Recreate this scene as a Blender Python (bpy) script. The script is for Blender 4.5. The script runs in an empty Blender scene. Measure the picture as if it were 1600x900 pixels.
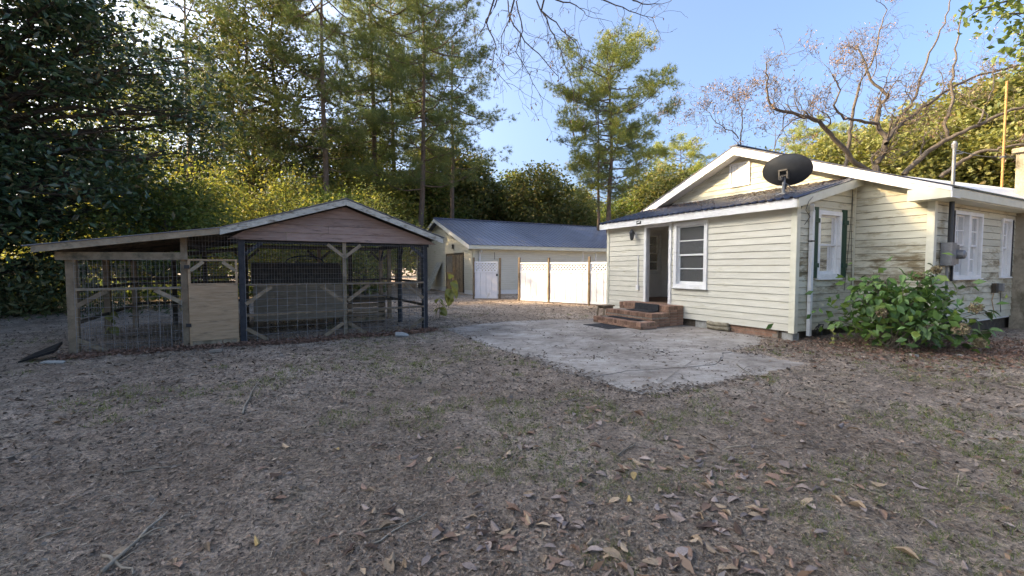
import bpy, math, random
import numpy as np
from math import radians, sin, cos, pi
from mathutils import Vector, Matrix

sc = bpy.context.scene
col = sc.collection
rng = np.random.default_rng(7)
random.seed(7)

# ---------------------------------------------------------------- camera
FPX, HCAM, PITCH = 690.0, 1.5, math.atan(32 / 690.0)
cam_d = bpy.data.cameras.new('camera')
cam = bpy.data.objects.new('camera', cam_d)
col.objects.link(cam)
cam.location = (0, 0, HCAM)
cam.rotation_euler = (pi / 2 - PITCH, 0, 0)
cam_d.sensor_width = 36.0
cam_d.lens = FPX / 1600 * 36.0
cam_d.clip_start = 0.05
cam_d.clip_end = 2000
sc.camera = cam

# ---------------------------------------------------------------- sky, sun, exposure
SUN_AZ = math.atan2(-0.99, 0.08)          # compass style, from +Y towards +X
SUN_EL = radians(26)
world = bpy.data.worlds.new('World')
sc.world = world
world.use_nodes = True
wn = world.node_tree.nodes
sky = wn.new('ShaderNodeTexSky')
sky.sky_type = 'NISHITA'
sky.sun_disc = False
sky.sun_elevation = SUN_EL
sky.sun_rotation = SUN_AZ
sky.air_density = 0.75
sky.dust_density = 8.0
sky.ozone_density = 10.0
wn['Background'].inputs['Strength'].default_value = 0.15
world.node_tree.links.new(sky.outputs[0], wn['Background'].inputs['Color'])
sun_d = bpy.data.lights.new('sun', 'SUN')
sun_d.energy = 2.0
sun_d.angle = radians(0.6)
sun_d.color = (1.0, 0.89, 0.74)
sun = bpy.data.objects.new('sun', sun_d)
col.objects.link(sun)
sdir = Vector((sin(SUN_AZ) * cos(SUN_EL), cos(SUN_AZ) * cos(SUN_EL), sin(SUN_EL)))
sun.rotation_euler = sdir.to_track_quat('Z', 'Y').to_euler()
sun.location = (-20, 10, 20)
sc.view_settings.view_transform = 'Standard'
sc.view_settings.look = 'None'
sc.view_settings.gamma = 1.0
sc.view_settings.use_curve_mapping = False
sc.view_settings.exposure = 2.5
sc.view_settings.use_white_balance = True
sc.view_settings.white_balance_temperature = 10400
sc.cycles.max_bounces = 6
sc.cycles.diffuse_bounces = 4
sc.cycles.glossy_bounces = 3
sc.cycles.transmission_bounces = 4
sc.cycles.transparent_max_bounces = 8
sc.cycles.use_denoising = True
sc.cycles.sample_clamp_indirect = 6.0

# ---------------------------------------------------------------- material helpers
MATS = {}


def mnodes(name):
    m = bpy.data.materials.new(name)
    m.use_nodes = True
    MATS[name] = m
    nt = m.node_tree
    return m, nt, nt.nodes, nt.links, nt.nodes['Principled BSDF']


def ramp(nodes, stops):
    r = nodes.new('ShaderNodeValToRGB')
    el = r.color_ramp.elements
    while len(el) < len(stops):
        el.new(0.5)
    for e, (p, c) in zip(el, stops):
        e.position = p
        e.color = (*c, 1) if len(c) == 3 else c
    return r


def coords(nodes, links, scale=(1, 1, 1), kind='Object'):
    tc = nodes.new('ShaderNodeTexCoord')
    mp = nodes.new('ShaderNodeMapping')
    mp.inputs['Scale'].default_value = scale
    links.new(tc.outputs[kind], mp.inputs[0])
    return mp.outputs[0]


def noise(nodes, links, vec, scale, detail=4, rough=0.6, dist=0.0):
    n = nodes.new('ShaderNodeTexNoise')
    n.inputs['Scale'].default_value = scale
    n.inputs['Detail'].default_value = detail
    n.inputs['Roughness'].default_value = rough
    n.inputs['Distortion'].default_value = dist
    links.new(vec, n.inputs['Vector'])
    return n.outputs['Fac']


def mixc(nodes, links, fac, a, b, mode='MIX'):
    m = nodes.new('ShaderNodeMix')
    m.data_type = 'RGBA'
    m.blend_type = mode
    for sock, v in ((m.inputs[0], fac), (m.inputs[6], a), (m.inputs[7], b)):
        if isinstance(v, (int, float)):
            sock.default_value = v
        elif isinstance(v, tuple):
            sock.default_value = (*v, 1)
        else:
            links.new(v, sock)
    return m.outputs[2]


def bump(nodes, links, bsdf, h, strength, dist=0.02):
    b = nodes.new('ShaderNodeBump')
    b.inputs['Strength'].default_value = strength
    b.inputs['Distance'].default_value = dist
    links.new(h, b.inputs['Height'])
    links.new(b.outputs[0], bsdf.inputs['Normal'])


def surf(name, c1, c2, scale=4, rough=0.8, stretch=(1, 1, 1), bumps=0.2, bscale=None, objvar=0.15, metal=0.0,
         grime=None, grime_amt=0.0, grime_stretch=(0.7, 0.7, 5.0), spec=0.3, gscale=2.2, band=None):
    """two-tone noisy surface, a little lighter or darker from piece to piece, with optional grime"""
    m, nt, N, L, b = mnodes(name)
    v = coords(N, L, stretch)
    f = noise(N, L, v, scale, 6, 0.65)
    r = ramp(N, [(0.32, c1), (0.68, c2)])
    L.new(f, r.inputs[0])
    c = r.outputs[0]
    if grime:
        gv = coords(N, L, grime_stretch)
        gf = noise(N, L, gv, gscale, 5, 0.7)
        gr = ramp(N, [(0.62 - grime_amt * 0.3, (0, 0, 0)), (0.78 - grime_amt * 0.2, (1, 1, 1))])
        L.new(gf, gr.inputs[0])
        c = mixc(N, L, gr.outputs[0], c, grime)
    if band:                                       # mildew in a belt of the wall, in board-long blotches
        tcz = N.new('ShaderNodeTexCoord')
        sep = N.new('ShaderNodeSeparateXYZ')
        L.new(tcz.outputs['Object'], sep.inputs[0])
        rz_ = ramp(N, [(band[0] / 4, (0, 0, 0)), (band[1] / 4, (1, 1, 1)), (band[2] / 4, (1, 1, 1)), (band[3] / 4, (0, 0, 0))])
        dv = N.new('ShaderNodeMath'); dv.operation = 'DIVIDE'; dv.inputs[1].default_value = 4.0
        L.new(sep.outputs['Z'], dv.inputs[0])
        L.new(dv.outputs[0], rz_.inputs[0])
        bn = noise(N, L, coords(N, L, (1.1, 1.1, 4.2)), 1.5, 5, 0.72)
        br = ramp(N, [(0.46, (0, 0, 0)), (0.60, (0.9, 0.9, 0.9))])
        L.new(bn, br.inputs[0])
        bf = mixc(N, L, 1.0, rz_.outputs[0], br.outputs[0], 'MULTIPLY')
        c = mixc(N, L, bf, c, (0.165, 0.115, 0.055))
    if objvar:
        oi = N.new('ShaderNodeObjectInfo')
        mr = N.new('ShaderNodeMapRange')
        mr.inputs[3].default_value = 1 - objvar
        mr.inputs[4].default_value = 1 + objvar
        L.new(oi.outputs['Random'], mr.inputs[0])
        vm = N.new('ShaderNodeVectorMath')
        vm.operation = 'SCALE'
        L.new(c, vm.inputs[0])
        L.new(mr.outputs[0], vm.inputs['Scale'])
        c = vm.outputs[0]
    L.new(c, b.inputs['Base Color'])
    b.inputs['Roughness'].default_value = rough
    b.inputs['Metallic'].default_value = metal
    b.inputs['Specular IOR Level'].default_value = spec
    if bumps:
        f2 = noise(N, L, v, bscale or scale * 6, 5, 0.7)
        bump(N, L, b, f2, bumps, 0.01)
    return m


def leafmat(name, cols, rough=0.5, trans=0.35, spec=0.3):
    """leaf colours picked leaf by leaf; light passes through the blade"""
    m, nt, N, L, b = mnodes(name)
    g = N.new('ShaderNodeNewGeometry')
    n = len(cols)
    r = ramp(N, [(i / max(1, n - 1), c) for i, c in enumerate(cols)])
    L.new(g.outputs['Random Per Island'], r.inputs[0])
    L.new(r.outputs[0], b.inputs['Base Color'])
    b.inputs['Roughness'].default_value = rough
    b.inputs['Specular IOR Level'].default_value = spec
    if trans:
        t = N.new('ShaderNodeBsdfTranslucent')
        tint = mixc(N, L, 1.0, r.outputs[0], (1.0, 0.96, 0.6), 'MULTIPLY')
        sc_ = N.new('ShaderNodeVectorMath')
        sc_.operation = 'SCALE'
        sc_.inputs['Scale'].default_value = 1.5
        L.new(tint, sc_.inputs[0])
        L.new(sc_.outputs[0], t.inputs['Color'])
        mx = N.new('ShaderNodeMixShader')
        mx.inputs[0].default_value = trans
        L.new(b.outputs[0], mx.inputs[1])
        L.new(t.outputs[0], mx.inputs[2])
        L.new(mx.outputs[0], N['Material Output'].inputs['Surface'])
    return m


# ---------------------------------------------------------------- materials
def make_ground_material():
    m, nt, N, L, b = mnodes('yard_dirt')
    v = coords(N, L)
    f1 = noise(N, L, v, 0.42, 6, 0.68)
    f2 = noise(N, L, v, 4.0, 6, 0.7)
    f3 = noise(N, L, v, 38.0, 5, 0.75)
    f4 = noise(N, L, v, 140.0, 3, 0.8)
    r1 = ramp(N, [(0.34, (0.29, 0.226, 0.178)), (0.5, (0.46, 0.368, 0.298)), (0.68, (0.61, 0.512, 0.432))])
    L.new(f1, r1.inputs[0])
    r2 = ramp(N, [(0.30, (0.5, 0.48, 0.46)), (0.55, (1, 1, 1)), (0.72, (1.35, 1.28, 1.2))])
    L.new(f2, r2.inputs[0])
    c = mixc(N, L, 1.0, r1.outputs[0], r2.outputs[0], 'MULTIPLY')
    r3 = ramp(N, [(0.35, (0.30, 0.27, 0.25)), (0.47, (0.88, 0.85, 0.82)), (0.66, (1.8, 1.65, 1.5))])
    L.new(f3, r3.inputs[0])
    c = mixc(N, L, 0.9, c, r3.outputs[0], 'MULTIPLY')
    # dry straw flecks
    vs = coords(N, L, (1, 0.25, 1))
    f5 = noise(N, L, vs, 75.0, 3, 0.6, 0.8)
    r5 = ramp(N, [(0.60, (0, 0, 0)), (0.70, (1, 1, 1))])
    L.new(f5, r5.inputs[0])
    c = mixc(N, L, r5.outputs[0], c, (0.50, 0.43, 0.35))
    # thin green moss and grass cover in patches
    f6 = noise(N, L, v, 0.9, 6, 0.75)
    r6 = ramp(N, [(0.54, (0, 0, 0)), (0.72, (0.5, 0.5, 0.5))])
    L.new(f6, r6.inputs[0])
    c = mixc(N, L, r6.outputs[0], c, (0.15, 0.155, 0.085))
    L.new(c, b.inputs['Base Color'])
    b.inputs['Roughness'].default_value = 0.95
    b.inputs['Specular IOR Level'].default_value = 0.15
    ad = N.new('ShaderNodeMath')
    ad.operation = 'ADD'
    L.new(f3, ad.inputs[0])
    L.new(f4, ad.inputs[1])
    bump(N, L, b, ad.outputs[0], 1.0, 0.035)
    return m


def make_concrete():
    m, nt, N, L, b = mnodes('patio_concrete')
    v = coords(N, L)
    f1 = noise(N, L, v, 0.8, 6, 0.65)
    r1 = ramp(N, [(0.33, (0.22, 0.186, 0.154)), (0.5, (0.355, 0.31, 0.265)), (0.68, (0.47, 0.422, 0.366))])
    L.new(f1, r1.inputs[0])
    f2 = noise(N, L, v, 5.0, 6, 0.75, 0.6)
    r2 = ramp(N, [(0.3, (0.55, 0.52, 0.5)), (0.52, (1, 1, 1)), (0.75, (1.15, 1.14, 1.12))])
    L.new(f2, r2.inputs[0])
    c = mixc(N, L, 1.0, r1.outputs[0], r2.outputs[0], 'MULTIPLY')
    f3 = noise(N, L, v, 60, 4, 0.8)
    r3 = ramp(N, [(0.32, (0.55, 0.53, 0.5)), (0.5, (1, 1, 1))])
    L.new(f3, r3.inputs[0])
    c = mixc(N, L, 0.8, c, r3.outputs[0], 'MULTIPLY')
    # soil washed over the slab in drifts
    vs = coords(N, L, (0.6, 1.3, 1))
    f4 = noise(N, L, vs, 1.7, 6, 0.78, 0.4)
    r4 = ramp(N, [(0.50, (0, 0, 0)), (0.62, (0.75, 0.75, 0.75))])
    L.new(f4, r4.inputs[0])
    c = mixc(N, L, r4.outputs[0], c, (0.19, 0.148, 0.115))
    L.new(c, b.inputs['Base Color'])
    b.inputs['Roughness'].default_value = 0.9
    b.inputs['Specular IOR Level'].default_value = 0.2
    bump(N, L, b, f3, 0.35, 0.01)
    return m


def make_glass():
    m, nt, N, L, b = mnodes('window_glass')
    g = N.new('ShaderNodeBsdfGlossy')
    g.inputs['Roughness'].default_value = 0.03
    t = N.new('ShaderNodeBsdfTransparent')
    t.inputs['Color'].default_value = (0.92, 0.93, 0.92, 1)
    lw = N.new('ShaderNodeFresnel')
    lw.inputs['IOR'].default_value = 1.6
    mx = N.new('ShaderNodeMixShader')
    L.new(lw.outputs[0], mx.inputs[0])
    L.new(t.outputs[0], mx.inputs[1])
    L.new(g.outputs[0], mx.inputs[2])
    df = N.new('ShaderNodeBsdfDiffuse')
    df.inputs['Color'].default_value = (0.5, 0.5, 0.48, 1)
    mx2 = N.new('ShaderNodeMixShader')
    mx2.inputs[0].default_value = 0.13  # even grey mixed in, standing in for light reflected by the panes
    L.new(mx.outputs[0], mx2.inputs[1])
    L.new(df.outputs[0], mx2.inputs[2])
    L.new(mx2.outputs[0], N['Material Output'].inputs['Surface'])
    return m


M = {}
M['dirt'] = make_ground_material()
M['concrete'] = make_concrete()
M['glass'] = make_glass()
M['siding'] = surf('cream_siding_weathered', (0.55, 0.52, 0.42), (0.64, 0.61, 0.51), 3, 0.55, (0.5, 0.5, 3), 0.05, objvar=0.05,
                   grime=(0.44, 0.40, 0.27), grime_amt=0.15)
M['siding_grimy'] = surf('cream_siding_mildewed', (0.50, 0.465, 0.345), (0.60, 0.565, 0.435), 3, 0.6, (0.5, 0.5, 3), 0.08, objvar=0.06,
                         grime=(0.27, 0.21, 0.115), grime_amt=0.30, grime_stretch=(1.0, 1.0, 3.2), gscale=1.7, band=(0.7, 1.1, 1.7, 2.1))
M['white'] = surf('white_trim_paint', (0.66, 0.65, 0.61), (0.78, 0.77, 0.74), 5, 0.5, bumps=0.05, objvar=0.04,
                  grime=(0.45, 0.41, 0.33), grime_amt=0.1)
M['cream_trim'] = surf('cream_trim', (0.58, 0.55, 0.42), (0.68, 0.65, 0.52), 4, 0.5, bumps=0.05, objvar=0.03)
M['vinyl'] = surf('white_vinyl', (0.70, 0.70, 0.71), (0.77, 0.77, 0.78), 2, 0.4, bumps=0.0, objvar=0.03,
                  grime=(0.5, 0.49, 0.44), grime_amt=0.1, grime_stretch=(1, 1, 0.6))
M['navy_roof'] = surf('navy_metal_roofing', (0.026, 0.032, 0.052), (0.048, 0.056, 0.082), 1.5, 0.26, (1, 1, 1), 0.04, objvar=0.1, metal=0.25,
                      grime=(0.17, 0.12, 0.085), grime_amt=0.22, grime_stretch=(1, 1, 1), spec=0.5)
M['garage_roof'] = surf('blue_grey_metal_roofing', (0.085, 0.105, 0.155), (0.13, 0.15, 0.205), 1.0, 0.32, (1, 1, 1), 0.03, objvar=0.1,
                        metal=0.35, grime=(0.22, 0.18, 0.16), grime_amt=0.16, grime_stretch=(0.5, 0.5, 0.5), spec=0.5)
M['white_metal'] = surf('white_metal_roofing', (0.72, 0.72, 0.70), (0.80, 0.80, 0.79), 2, 0.35, bumps=0.02, objvar=0.0)
M['wood'] = surf('weathered_grey_wood', (0.165, 0.115, 0.072), (0.30, 0.22, 0.145), 6, 0.85, (1, 1, 1), 0.4, objvar=0.22,
                 grime=(0.075, 0.075, 0.045), grime_amt=0.3, grime_stretch=(1.5, 1.5, 1.5))
M['pale_wood'] = surf('bleached_wood', (0.23, 0.172, 0.112), (0.37, 0.29, 0.20), 7, 0.85, (1, 1, 1), 0.4, objvar=0.15,
                      grime=(0.12, 0.105, 0.07), grime_amt=0.3, grime_stretch=(2, 2, 2))
M['plywood'] = surf('weathered_plywood', (0.34, 0.215, 0.125), (0.48, 0.325, 0.20), 3, 0.85, (1, 1, 9), 0.3, objvar=0.08,
                    grime=(0.15, 0.115, 0.08), grime_amt=0.25, grime_stretch=(1, 1, 7))
M['grey_ply'] = surf('grey_plywood', (0.17, 0.135, 0.095), (0.28, 0.225, 0.16), 3, 0.85, (1, 1, 9), 0.3, objvar=0.08)
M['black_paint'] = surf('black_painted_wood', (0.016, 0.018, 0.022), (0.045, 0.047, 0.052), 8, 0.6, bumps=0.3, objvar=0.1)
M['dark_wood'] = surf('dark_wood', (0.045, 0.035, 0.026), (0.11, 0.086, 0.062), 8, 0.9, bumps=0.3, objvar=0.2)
M['barn_red'] = surf('faded_barn_red_boards', (0.25, 0.165, 0.135), (0.36, 0.26, 0.22), 4, 0.8, (0.6, 1, 5), 0.25, objvar=0.12,
                     grime=(0.06, 0.045, 0.035), grime_amt=0.22, grime_stretch=(1.2, 1.2, 8))
M['chipped'] = surf('chipped_white_paint_on_wood', (0.42, 0.41, 0.35), (0.56, 0.55, 0.48), 7, 0.8, bumps=0.4, objvar=0.08,
                    grime=(0.12, 0.10, 0.07), grime_amt=0.42, grime_stretch=(2.2, 2.2, 7))
M['coop_roof'] = surf('grey_roll_roofing', (0.13, 0.13, 0.135), (0.24, 0.24, 0.25), 4, 0.7, bumps=0.2, objvar=0.1)
M['wire'] = surf('galvanised_wire', (0.22, 0.22, 0.215), (0.34, 0.34, 0.33), 10, 0.5, bumps=0.0, objvar=0.0, metal=0.5)
M['brick'] = surf('red_brown_brick', (0.21, 0.115, 0.078), (0.36, 0.205, 0.14), 14, 0.9, bumps=0.4, objvar=0.35,
                  grime=(0.13, 0.12, 0.07), grime_amt=0.26, grime_stretch=(2, 2, 2))
M['mortar'] = surf('mortar', (0.20, 0.165, 0.13), (0.30, 0.25, 0.20), 20, 0.95, bumps=0.4, objvar=0)
M['dark_metal'] = surf('dark_grey_metal', (0.022, 0.026, 0.028), (0.038, 0.042, 0.045), 6, 0.45, bumps=0.0, objvar=0.0, spec=0.5)
M['black_metal'] = surf('black_metal', (0.012, 0.012, 0.013), (0.022, 0.022, 0.024), 6, 0.4, bumps=0.0, objvar=0.0, spec=0.5)
M['grey_metal'] = surf('grey_metal', (0.15, 0.155, 0.16), (0.235, 0.24, 0.245), 8, 0.45, bumps=0.0, objvar=0.1, metal=0.4)
M['rust'] = surf('rusted_pole', (0.30, 0.15, 0.06), (0.42, 0.24, 0.10), 12, 0.8, bumps=0.1, objvar=0)
M['green_paint'] = surf('dark_green_shutter_paint', (0.010, 0.045, 0.028), (0.018, 0.065, 0.042), 6, 0.5, bumps=0.1, objvar=0.05)
M['lap_shadow'] = surf('painted_lap_shadow', (0.02, 0.02, 0.018), (0.04, 0.038, 0.033), 5, 0.9, bumps=0.0, objvar=0)  # near-black colour that paints the shadow lines between siding laps
M['stucco'] = surf('tan_stucco', (0.26, 0.215, 0.155), (0.38, 0.325, 0.245), 5, 0.95, bumps=0.6, objvar=0, grime=(0.085, 0.07, 0.045),
                   grime_amt=0.45, grime_stretch=(1, 1, 0.6))
M['interior'] = surf('pale_interior_wall', (0.74, 0.72, 0.67), (0.80, 0.785, 0.74), 2, 0.8, bumps=0.05, objvar=0)
M['floorboard'] = surf('brown_floorboards', (0.13, 0.075, 0.05), (0.23, 0.135, 0.09), 4, 0.6, (1, 8, 1), 0.1, objvar=0.1)
M['curtain'] = surf('lace_curtain', (0.42, 0.42, 0.40), (0.60, 0.60, 0.57), 9, 0.9, bumps=0.3, objvar=0)
M['rubber'] = surf('black_rubber_mat', (0.014, 0.015, 0.017), (0.032, 0.033, 0.036), 30, 0.8, bumps=0.6, objvar=0)
M['block'] = surf('grey_concrete_block', (0.24, 0.24, 0.21), (0.38, 0.375, 0.345), 9, 0.95, bumps=0.4, objvar=0.1)
M['log'] = surf('lichen_covered_log', (0.17, 0.14, 0.095), (0.34, 0.30, 0.22), 9, 0.95, bumps=0.6, objvar=0.1)
M['bark_pine'] = surf('pine_bark', (0.105, 0.075, 0.055), (0.235, 0.175, 0.135), 5, 0.95, (3, 3, 0.7), 0.7, objvar=0.12)
M['bark'] = surf('grey_bark', (0.075, 0.065, 0.053), (0.16, 0.142, 0.12), 6, 0.95, (2, 2, 0.7), 0.7, objvar=0.15)
M['bark_pecan'] = surf('brown_grey_bark', (0.07, 0.056, 0.043), (0.135, 0.11, 0.086), 6, 0.95, (2, 2, 0.7), 0.7, objvar=0.1)
M['bark_dark'] = surf('dark_bark', (0.050, 0.040, 0.032), (0.115, 0.095, 0.078), 6, 0.95, (2, 2, 0.7), 0.7, objvar=0.1)
M['stick'] = surf('dead_stick', (0.16, 0.13, 0.095), (0.29, 0.245, 0.19), 12, 0.9, (1, 1, 1), 0.3, objvar=0.25)

M['lf_magnolia'] = leafmat('magnolia_leaf', [(0.026, 0.060, 0.030), (0.045, 0.093, 0.045), (0.060, 0.113, 0.051), (0.071, 0.128, 0.056), (0.128, 0.093, 0.048)],
                           0.28, 0.12, 0.6)
M['lf_bright'] = leafmat('pale_yellow_green_leaf', [(0.14, 0.18, 0.055), (0.19, 0.225, 0.07), (0.25, 0.25, 0.08), (0.28, 0.24, 0.08)], 0.5, 0.45)  # light yellow-green leaf tones
M['lf_green'] = leafmat('mid_green_leaf', [(0.064, 0.108, 0.036), (0.108, 0.162, 0.047), (0.154, 0.202, 0.058), (0.226, 0.226, 0.065)], 0.5, 0.4)
M['lf_olive'] = leafmat('olive_autumn_leaf', [(0.075, 0.10, 0.04), (0.115, 0.14, 0.05), (0.17, 0.175, 0.064), (0.24, 0.185, 0.08)], 0.55, 0.38)
M['lf_dark'] = leafmat('dark_oak_leaf', [(0.038, 0.063, 0.029), (0.069, 0.096, 0.038), (0.104, 0.121, 0.047), (0.173, 0.138, 0.059)], 0.5, 0.3)
M['lf_autumn'] = leafmat('yellow_autumn_leaf', [(0.155, 0.175, 0.06), (0.205, 0.215, 0.072), (0.25, 0.22, 0.082), (0.135, 0.16, 0.056)], 0.55, 0.40)
M['needle'] = leafmat('pine_needle', [(0.076, 0.129, 0.053), (0.122, 0.178, 0.065), (0.172, 0.219, 0.073), (0.273, 0.239, 0.084)], 0.5, 0.25)
M['needle_gold'] = leafmat('pine_needle_golden', [(0.133, 0.193, 0.063), (0.211, 0.270, 0.077), (0.302, 0.326, 0.086), (0.421, 0.326, 0.101)], 0.5, 0.3)
M['lf_hydrangea'] = leafmat('hydrangea_leaf', [(0.056, 0.130, 0.038), (0.081, 0.167, 0.045), (0.110, 0.205, 0.053), (0.167, 0.230, 0.056)], 0.45, 0.3)
M['flower'] = leafmat('dried_hydrangea_petal', [(0.22, 0.17, 0.10), (0.30, 0.25, 0.15), (0.20, 0.13, 0.09)], 0.8, 0.2)
M['lf_dead'] = leafmat('dead_brown_leaf', [(0.138, 0.075, 0.041), (0.218, 0.121, 0.071), (0.287, 0.190, 0.132), (0.241, 0.201, 0.178), (0.322, 0.184, 0.098)], 0.75, 0.12)
M['grass'] = leafmat('grass_blade', [(0.083, 0.128, 0.038), (0.128, 0.173, 0.048), (0.180, 0.217, 0.060), (0.255, 0.232, 0.102)], 0.6, 0.3)
M['straw'] = leafmat('dry_straw', [(0.101, 0.078, 0.056), (0.224, 0.174, 0.129), (0.358, 0.291, 0.218), (0.168, 0.129, 0.095), (0.493, 0.414, 0.319)], 0.9, 0.0)
M['chip'] = leafmat('bark_chip', [(0.040, 0.030, 0.023), (0.115, 0.084, 0.062), (0.218, 0.167, 0.127), (0.075, 0.054, 0.041), (0.368, 0.293, 0.230)], 0.95, 0.0)
M['crumb'] = leafmat('brown_leaf_crumb', [(0.115, 0.071, 0.048), (0.218, 0.140, 0.098), (0.322, 0.230, 0.172), (0.161, 0.098, 0.067), (0.414, 0.310, 0.230)], 0.85, 0.05)
M['mulch'] = leafmat('red_brown_mulch', [(0.128, 0.068, 0.045), (0.203, 0.108, 0.075), (0.270, 0.158, 0.112), (0.112, 0.068, 0.050)], 0.95, 0.0)


def dead_leaf_mat(name, c1, c2):
    m = surf(name, c1, c2, 14, 0.75, bumps=0.25, objvar=0.3, spec=0.25)
    return m


M['dl1'] = dead_leaf_mat('rusty_brown_leaf', (0.20, 0.115, 0.078), (0.30, 0.185, 0.13))
M['dl2'] = dead_leaf_mat('pale_mauve_leaf', (0.22, 0.165, 0.14), (0.33, 0.255, 0.215))
M['dl3'] = dead_leaf_mat('tan_leaf', (0.30, 0.205, 0.13), (0.42, 0.30, 0.20))
M['dl4'] = dead_leaf_mat('dark_chocolate_leaf', (0.070, 0.042, 0.030), (0.125, 0.075, 0.052))
M['dl5'] = dead_leaf_mat('golden_yellow_leaf', (0.34, 0.22, 0.09), (0.44, 0.30, 0.13))


# ---------------------------------------------------------------- mesh helpers
class MB:
    """collects simple shapes and links them as one mesh object"""

    def __init__(s):
        s.v, s.f = [], []

    def hexa(s, c):
        """8 corners: bottom ring 0-3, top ring 4-7"""
        n = len(s.v)
        s.v += [tuple(p) for p in c]
        s.f += [(n, n + 3, n + 2, n + 1), (n + 4, n + 5, n + 6, n + 7), (n, n + 1, n + 5, n + 4), (n + 1, n + 2, n + 6, n + 5),
                (n + 2, n + 3, n + 7, n + 6), (n + 3, n, n + 4, n + 7)]
        return s

    def box(s, x0, x1, y0, y1, z0, z1):
        return s.hexa([(x0, y0, z0), (x1, y0, z0), (x1, y1, z0), (x0, y1, z0), (x0, y0, z1), (x1, y0, z1), (x1, y1, z1), (x0, y1, z1)])

    def beam(s, p, q, w, h, up=(0, 0, 1)):
        p, q = Vector(p), Vector(q)
        d = (q - p).normalized()
        side = d.cross(Vector(up))
        if side.length < 1e-4:
            side = d.cross(Vector((1, 0, 0)))
        side.normalize()
        u = side.cross(d)
        a, b = side * w / 2, u * h / 2
        return s.hexa([p - a - b, p + a - b, q + a - b, q - a - b, p - a + b, p + a + b, q + a + b, q - a + b])

    def tube(s, pts, rad, sides=6, cap=True):
        pts = [Vector(p) for p in pts]
        if not hasattr(rad, '__len__'):
            rad = [rad] * len(pts)
        n0 = len(s.v)
        ref = Vector((0.31, 0.17, 0.93))
        for i, p in enumerate(pts):
            d = (pts[min(i + 1, len(pts) - 1)] - pts[max(i - 1, 0)])
            d = d.normalized() if d.length > 1e-9 else Vector((0, 0, 1))
            if abs(d.dot(ref)) > 0.96:
                a = d.cross(Vector((1, 0.2, 0))).normalized()
            else:
                a = d.cross(ref).normalized()
            b = d.cross(a)
            for k in range(sides):
                t = 2 * pi * k / sides
                s.v.append(tuple(p + (a * cos(t) + b * sin(t)) * rad[i]))
        for i in range(len(pts) - 1):
            for k in range(sides):
                k2 = (k + 1) % sides
                s.f.append((n0 + i * sides + k, n0 + i * sides + k2, n0 + (i + 1) * sides + k2, n0 + (i + 1) * sides + k))
        if cap:
            s.f.append(tuple(n0 + k for k in range(sides))[::-1])
            s.f.append(tuple(n0 + (len(pts) - 1) * sides + k for k in range(sides)))
        return s

    def poly(s, pts):
        n = len(s.v)
        s.v += [tuple(p) for p in pts]
        s.f.append(tuple(range(n, n + len(pts))))
        return s

    def prism(s, pts2, z0, z1):
        n = len(pts2)
        b = len(s.v)
        s.v += [(p[0], p[1], z0) for p in pts2] + [(p[0], p[1], z1) for p in pts2]
        s.f.append(tuple(range(b, b + n))[::-1])
        s.f.append(tuple(range(b + n, b + 2 * n)))
        for i in range(n):
            j = (i + 1) % n
            s.f.append((b + i, b + j, b + n + j, b + n + i))
        return s

    def mesh(s, name, mat):
        me = bpy.data.meshes.new(name)
        me.from_pydata(s.v, [], s.f)
        me.materials.append(mat)
        return me

    def build(s, name, mat, parent=None, smooth=False):
        me = s.mesh(name, mat)
        if smooth:
            me.polygons.foreach_set('use_smooth', [True] * len(me.polygons))
        return link(name, me, parent)


def link(name, data, parent=None):
    o = bpy.data.objects.new(name, data)
    col.objects.link(o)
    if parent is not None:
        o.parent = parent
    return o


def tag(o, label, cat, group=None, kind=None):
    o['label'] = label
    if cat:
        o['category'] = cat
    if group:
        o['group'] = group
    if kind:
        o['kind'] = kind
    return o


def thing(name, label, cat, loc=(0, 0, 0), rz=0.0, group=None):
    o = link(name, None)
    o.location = loc
    o.rotation_euler = (0, 0, rz)
    return tag(o, label, cat, group)


def copy_tree(o, parent=None):
    c = o.copy()
    col.objects.link(c)
    c.parent = parent
    for ch in list(o.children):
        copy_tree(ch, c)
    return c


def tri_mesh(name, V, F, mat, smooth=False):
    V = np.ascontiguousarray(V, dtype=np.float32)
    F = np.ascontiguousarray(F, dtype=np.int32)
    k = F.shape[1]
    me = bpy.data.meshes.new(name)
    me.vertices.add(len(V))
    me.vertices.foreach_set('co', V.ravel())
    me.loops.add(F.size)
    me.loops.foreach_set('vertex_index', F.ravel())
    me.polygons.add(len(F))
    me.polygons.foreach_set('loop_start', np.arange(0, F.size, k, dtype=np.int32))
    me.polygons.foreach_set('loop_total', np.full(len(F), k, dtype=np.int32))
    if smooth:
        me.polygons.foreach_set('use_smooth', np.ones(len(F), dtype=bool))
    me.update(calc_edges=True)
    me.materials.append(mat)
    return me


def unit(a):
    return a / np.maximum(np.linalg.norm(a, axis=-1, keepdims=True), 1e-9)


def leaves(name, P, D, Ln, W, mat, fold=0.18, nrm=None, r=None):
    """folded pointed leaf blades, two triangles each"""
    r = r or rng
    n = len(P)
    D = unit(D)
    if nrm is None:
        nrm = r.normal(size=(n, 3))
    S = unit(np.cross(D, nrm))
    U = np.cross(S, D)
    Ln = np.broadcast_to(np.asarray(Ln, float), (n,))[:, None]
    W = np.broadcast_to(np.asarray(W, float), (n,))[:, None]
    V = np.stack([P, P + D * Ln * 0.45 + S * W * 0.5 + U * W * fold, P + D * Ln, P + D * Ln * 0.45 - S * W * 0.5 + U * W * fold], 1).reshape(-1, 3)
    b = np.arange(n)[:, None] * 4
    F = np.concatenate([b + np.array([[0, 1, 2]]), b + np.array([[0, 2, 3]])], 1).reshape(-1, 3)
    return tri_mesh(name, V, F, mat)


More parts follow.
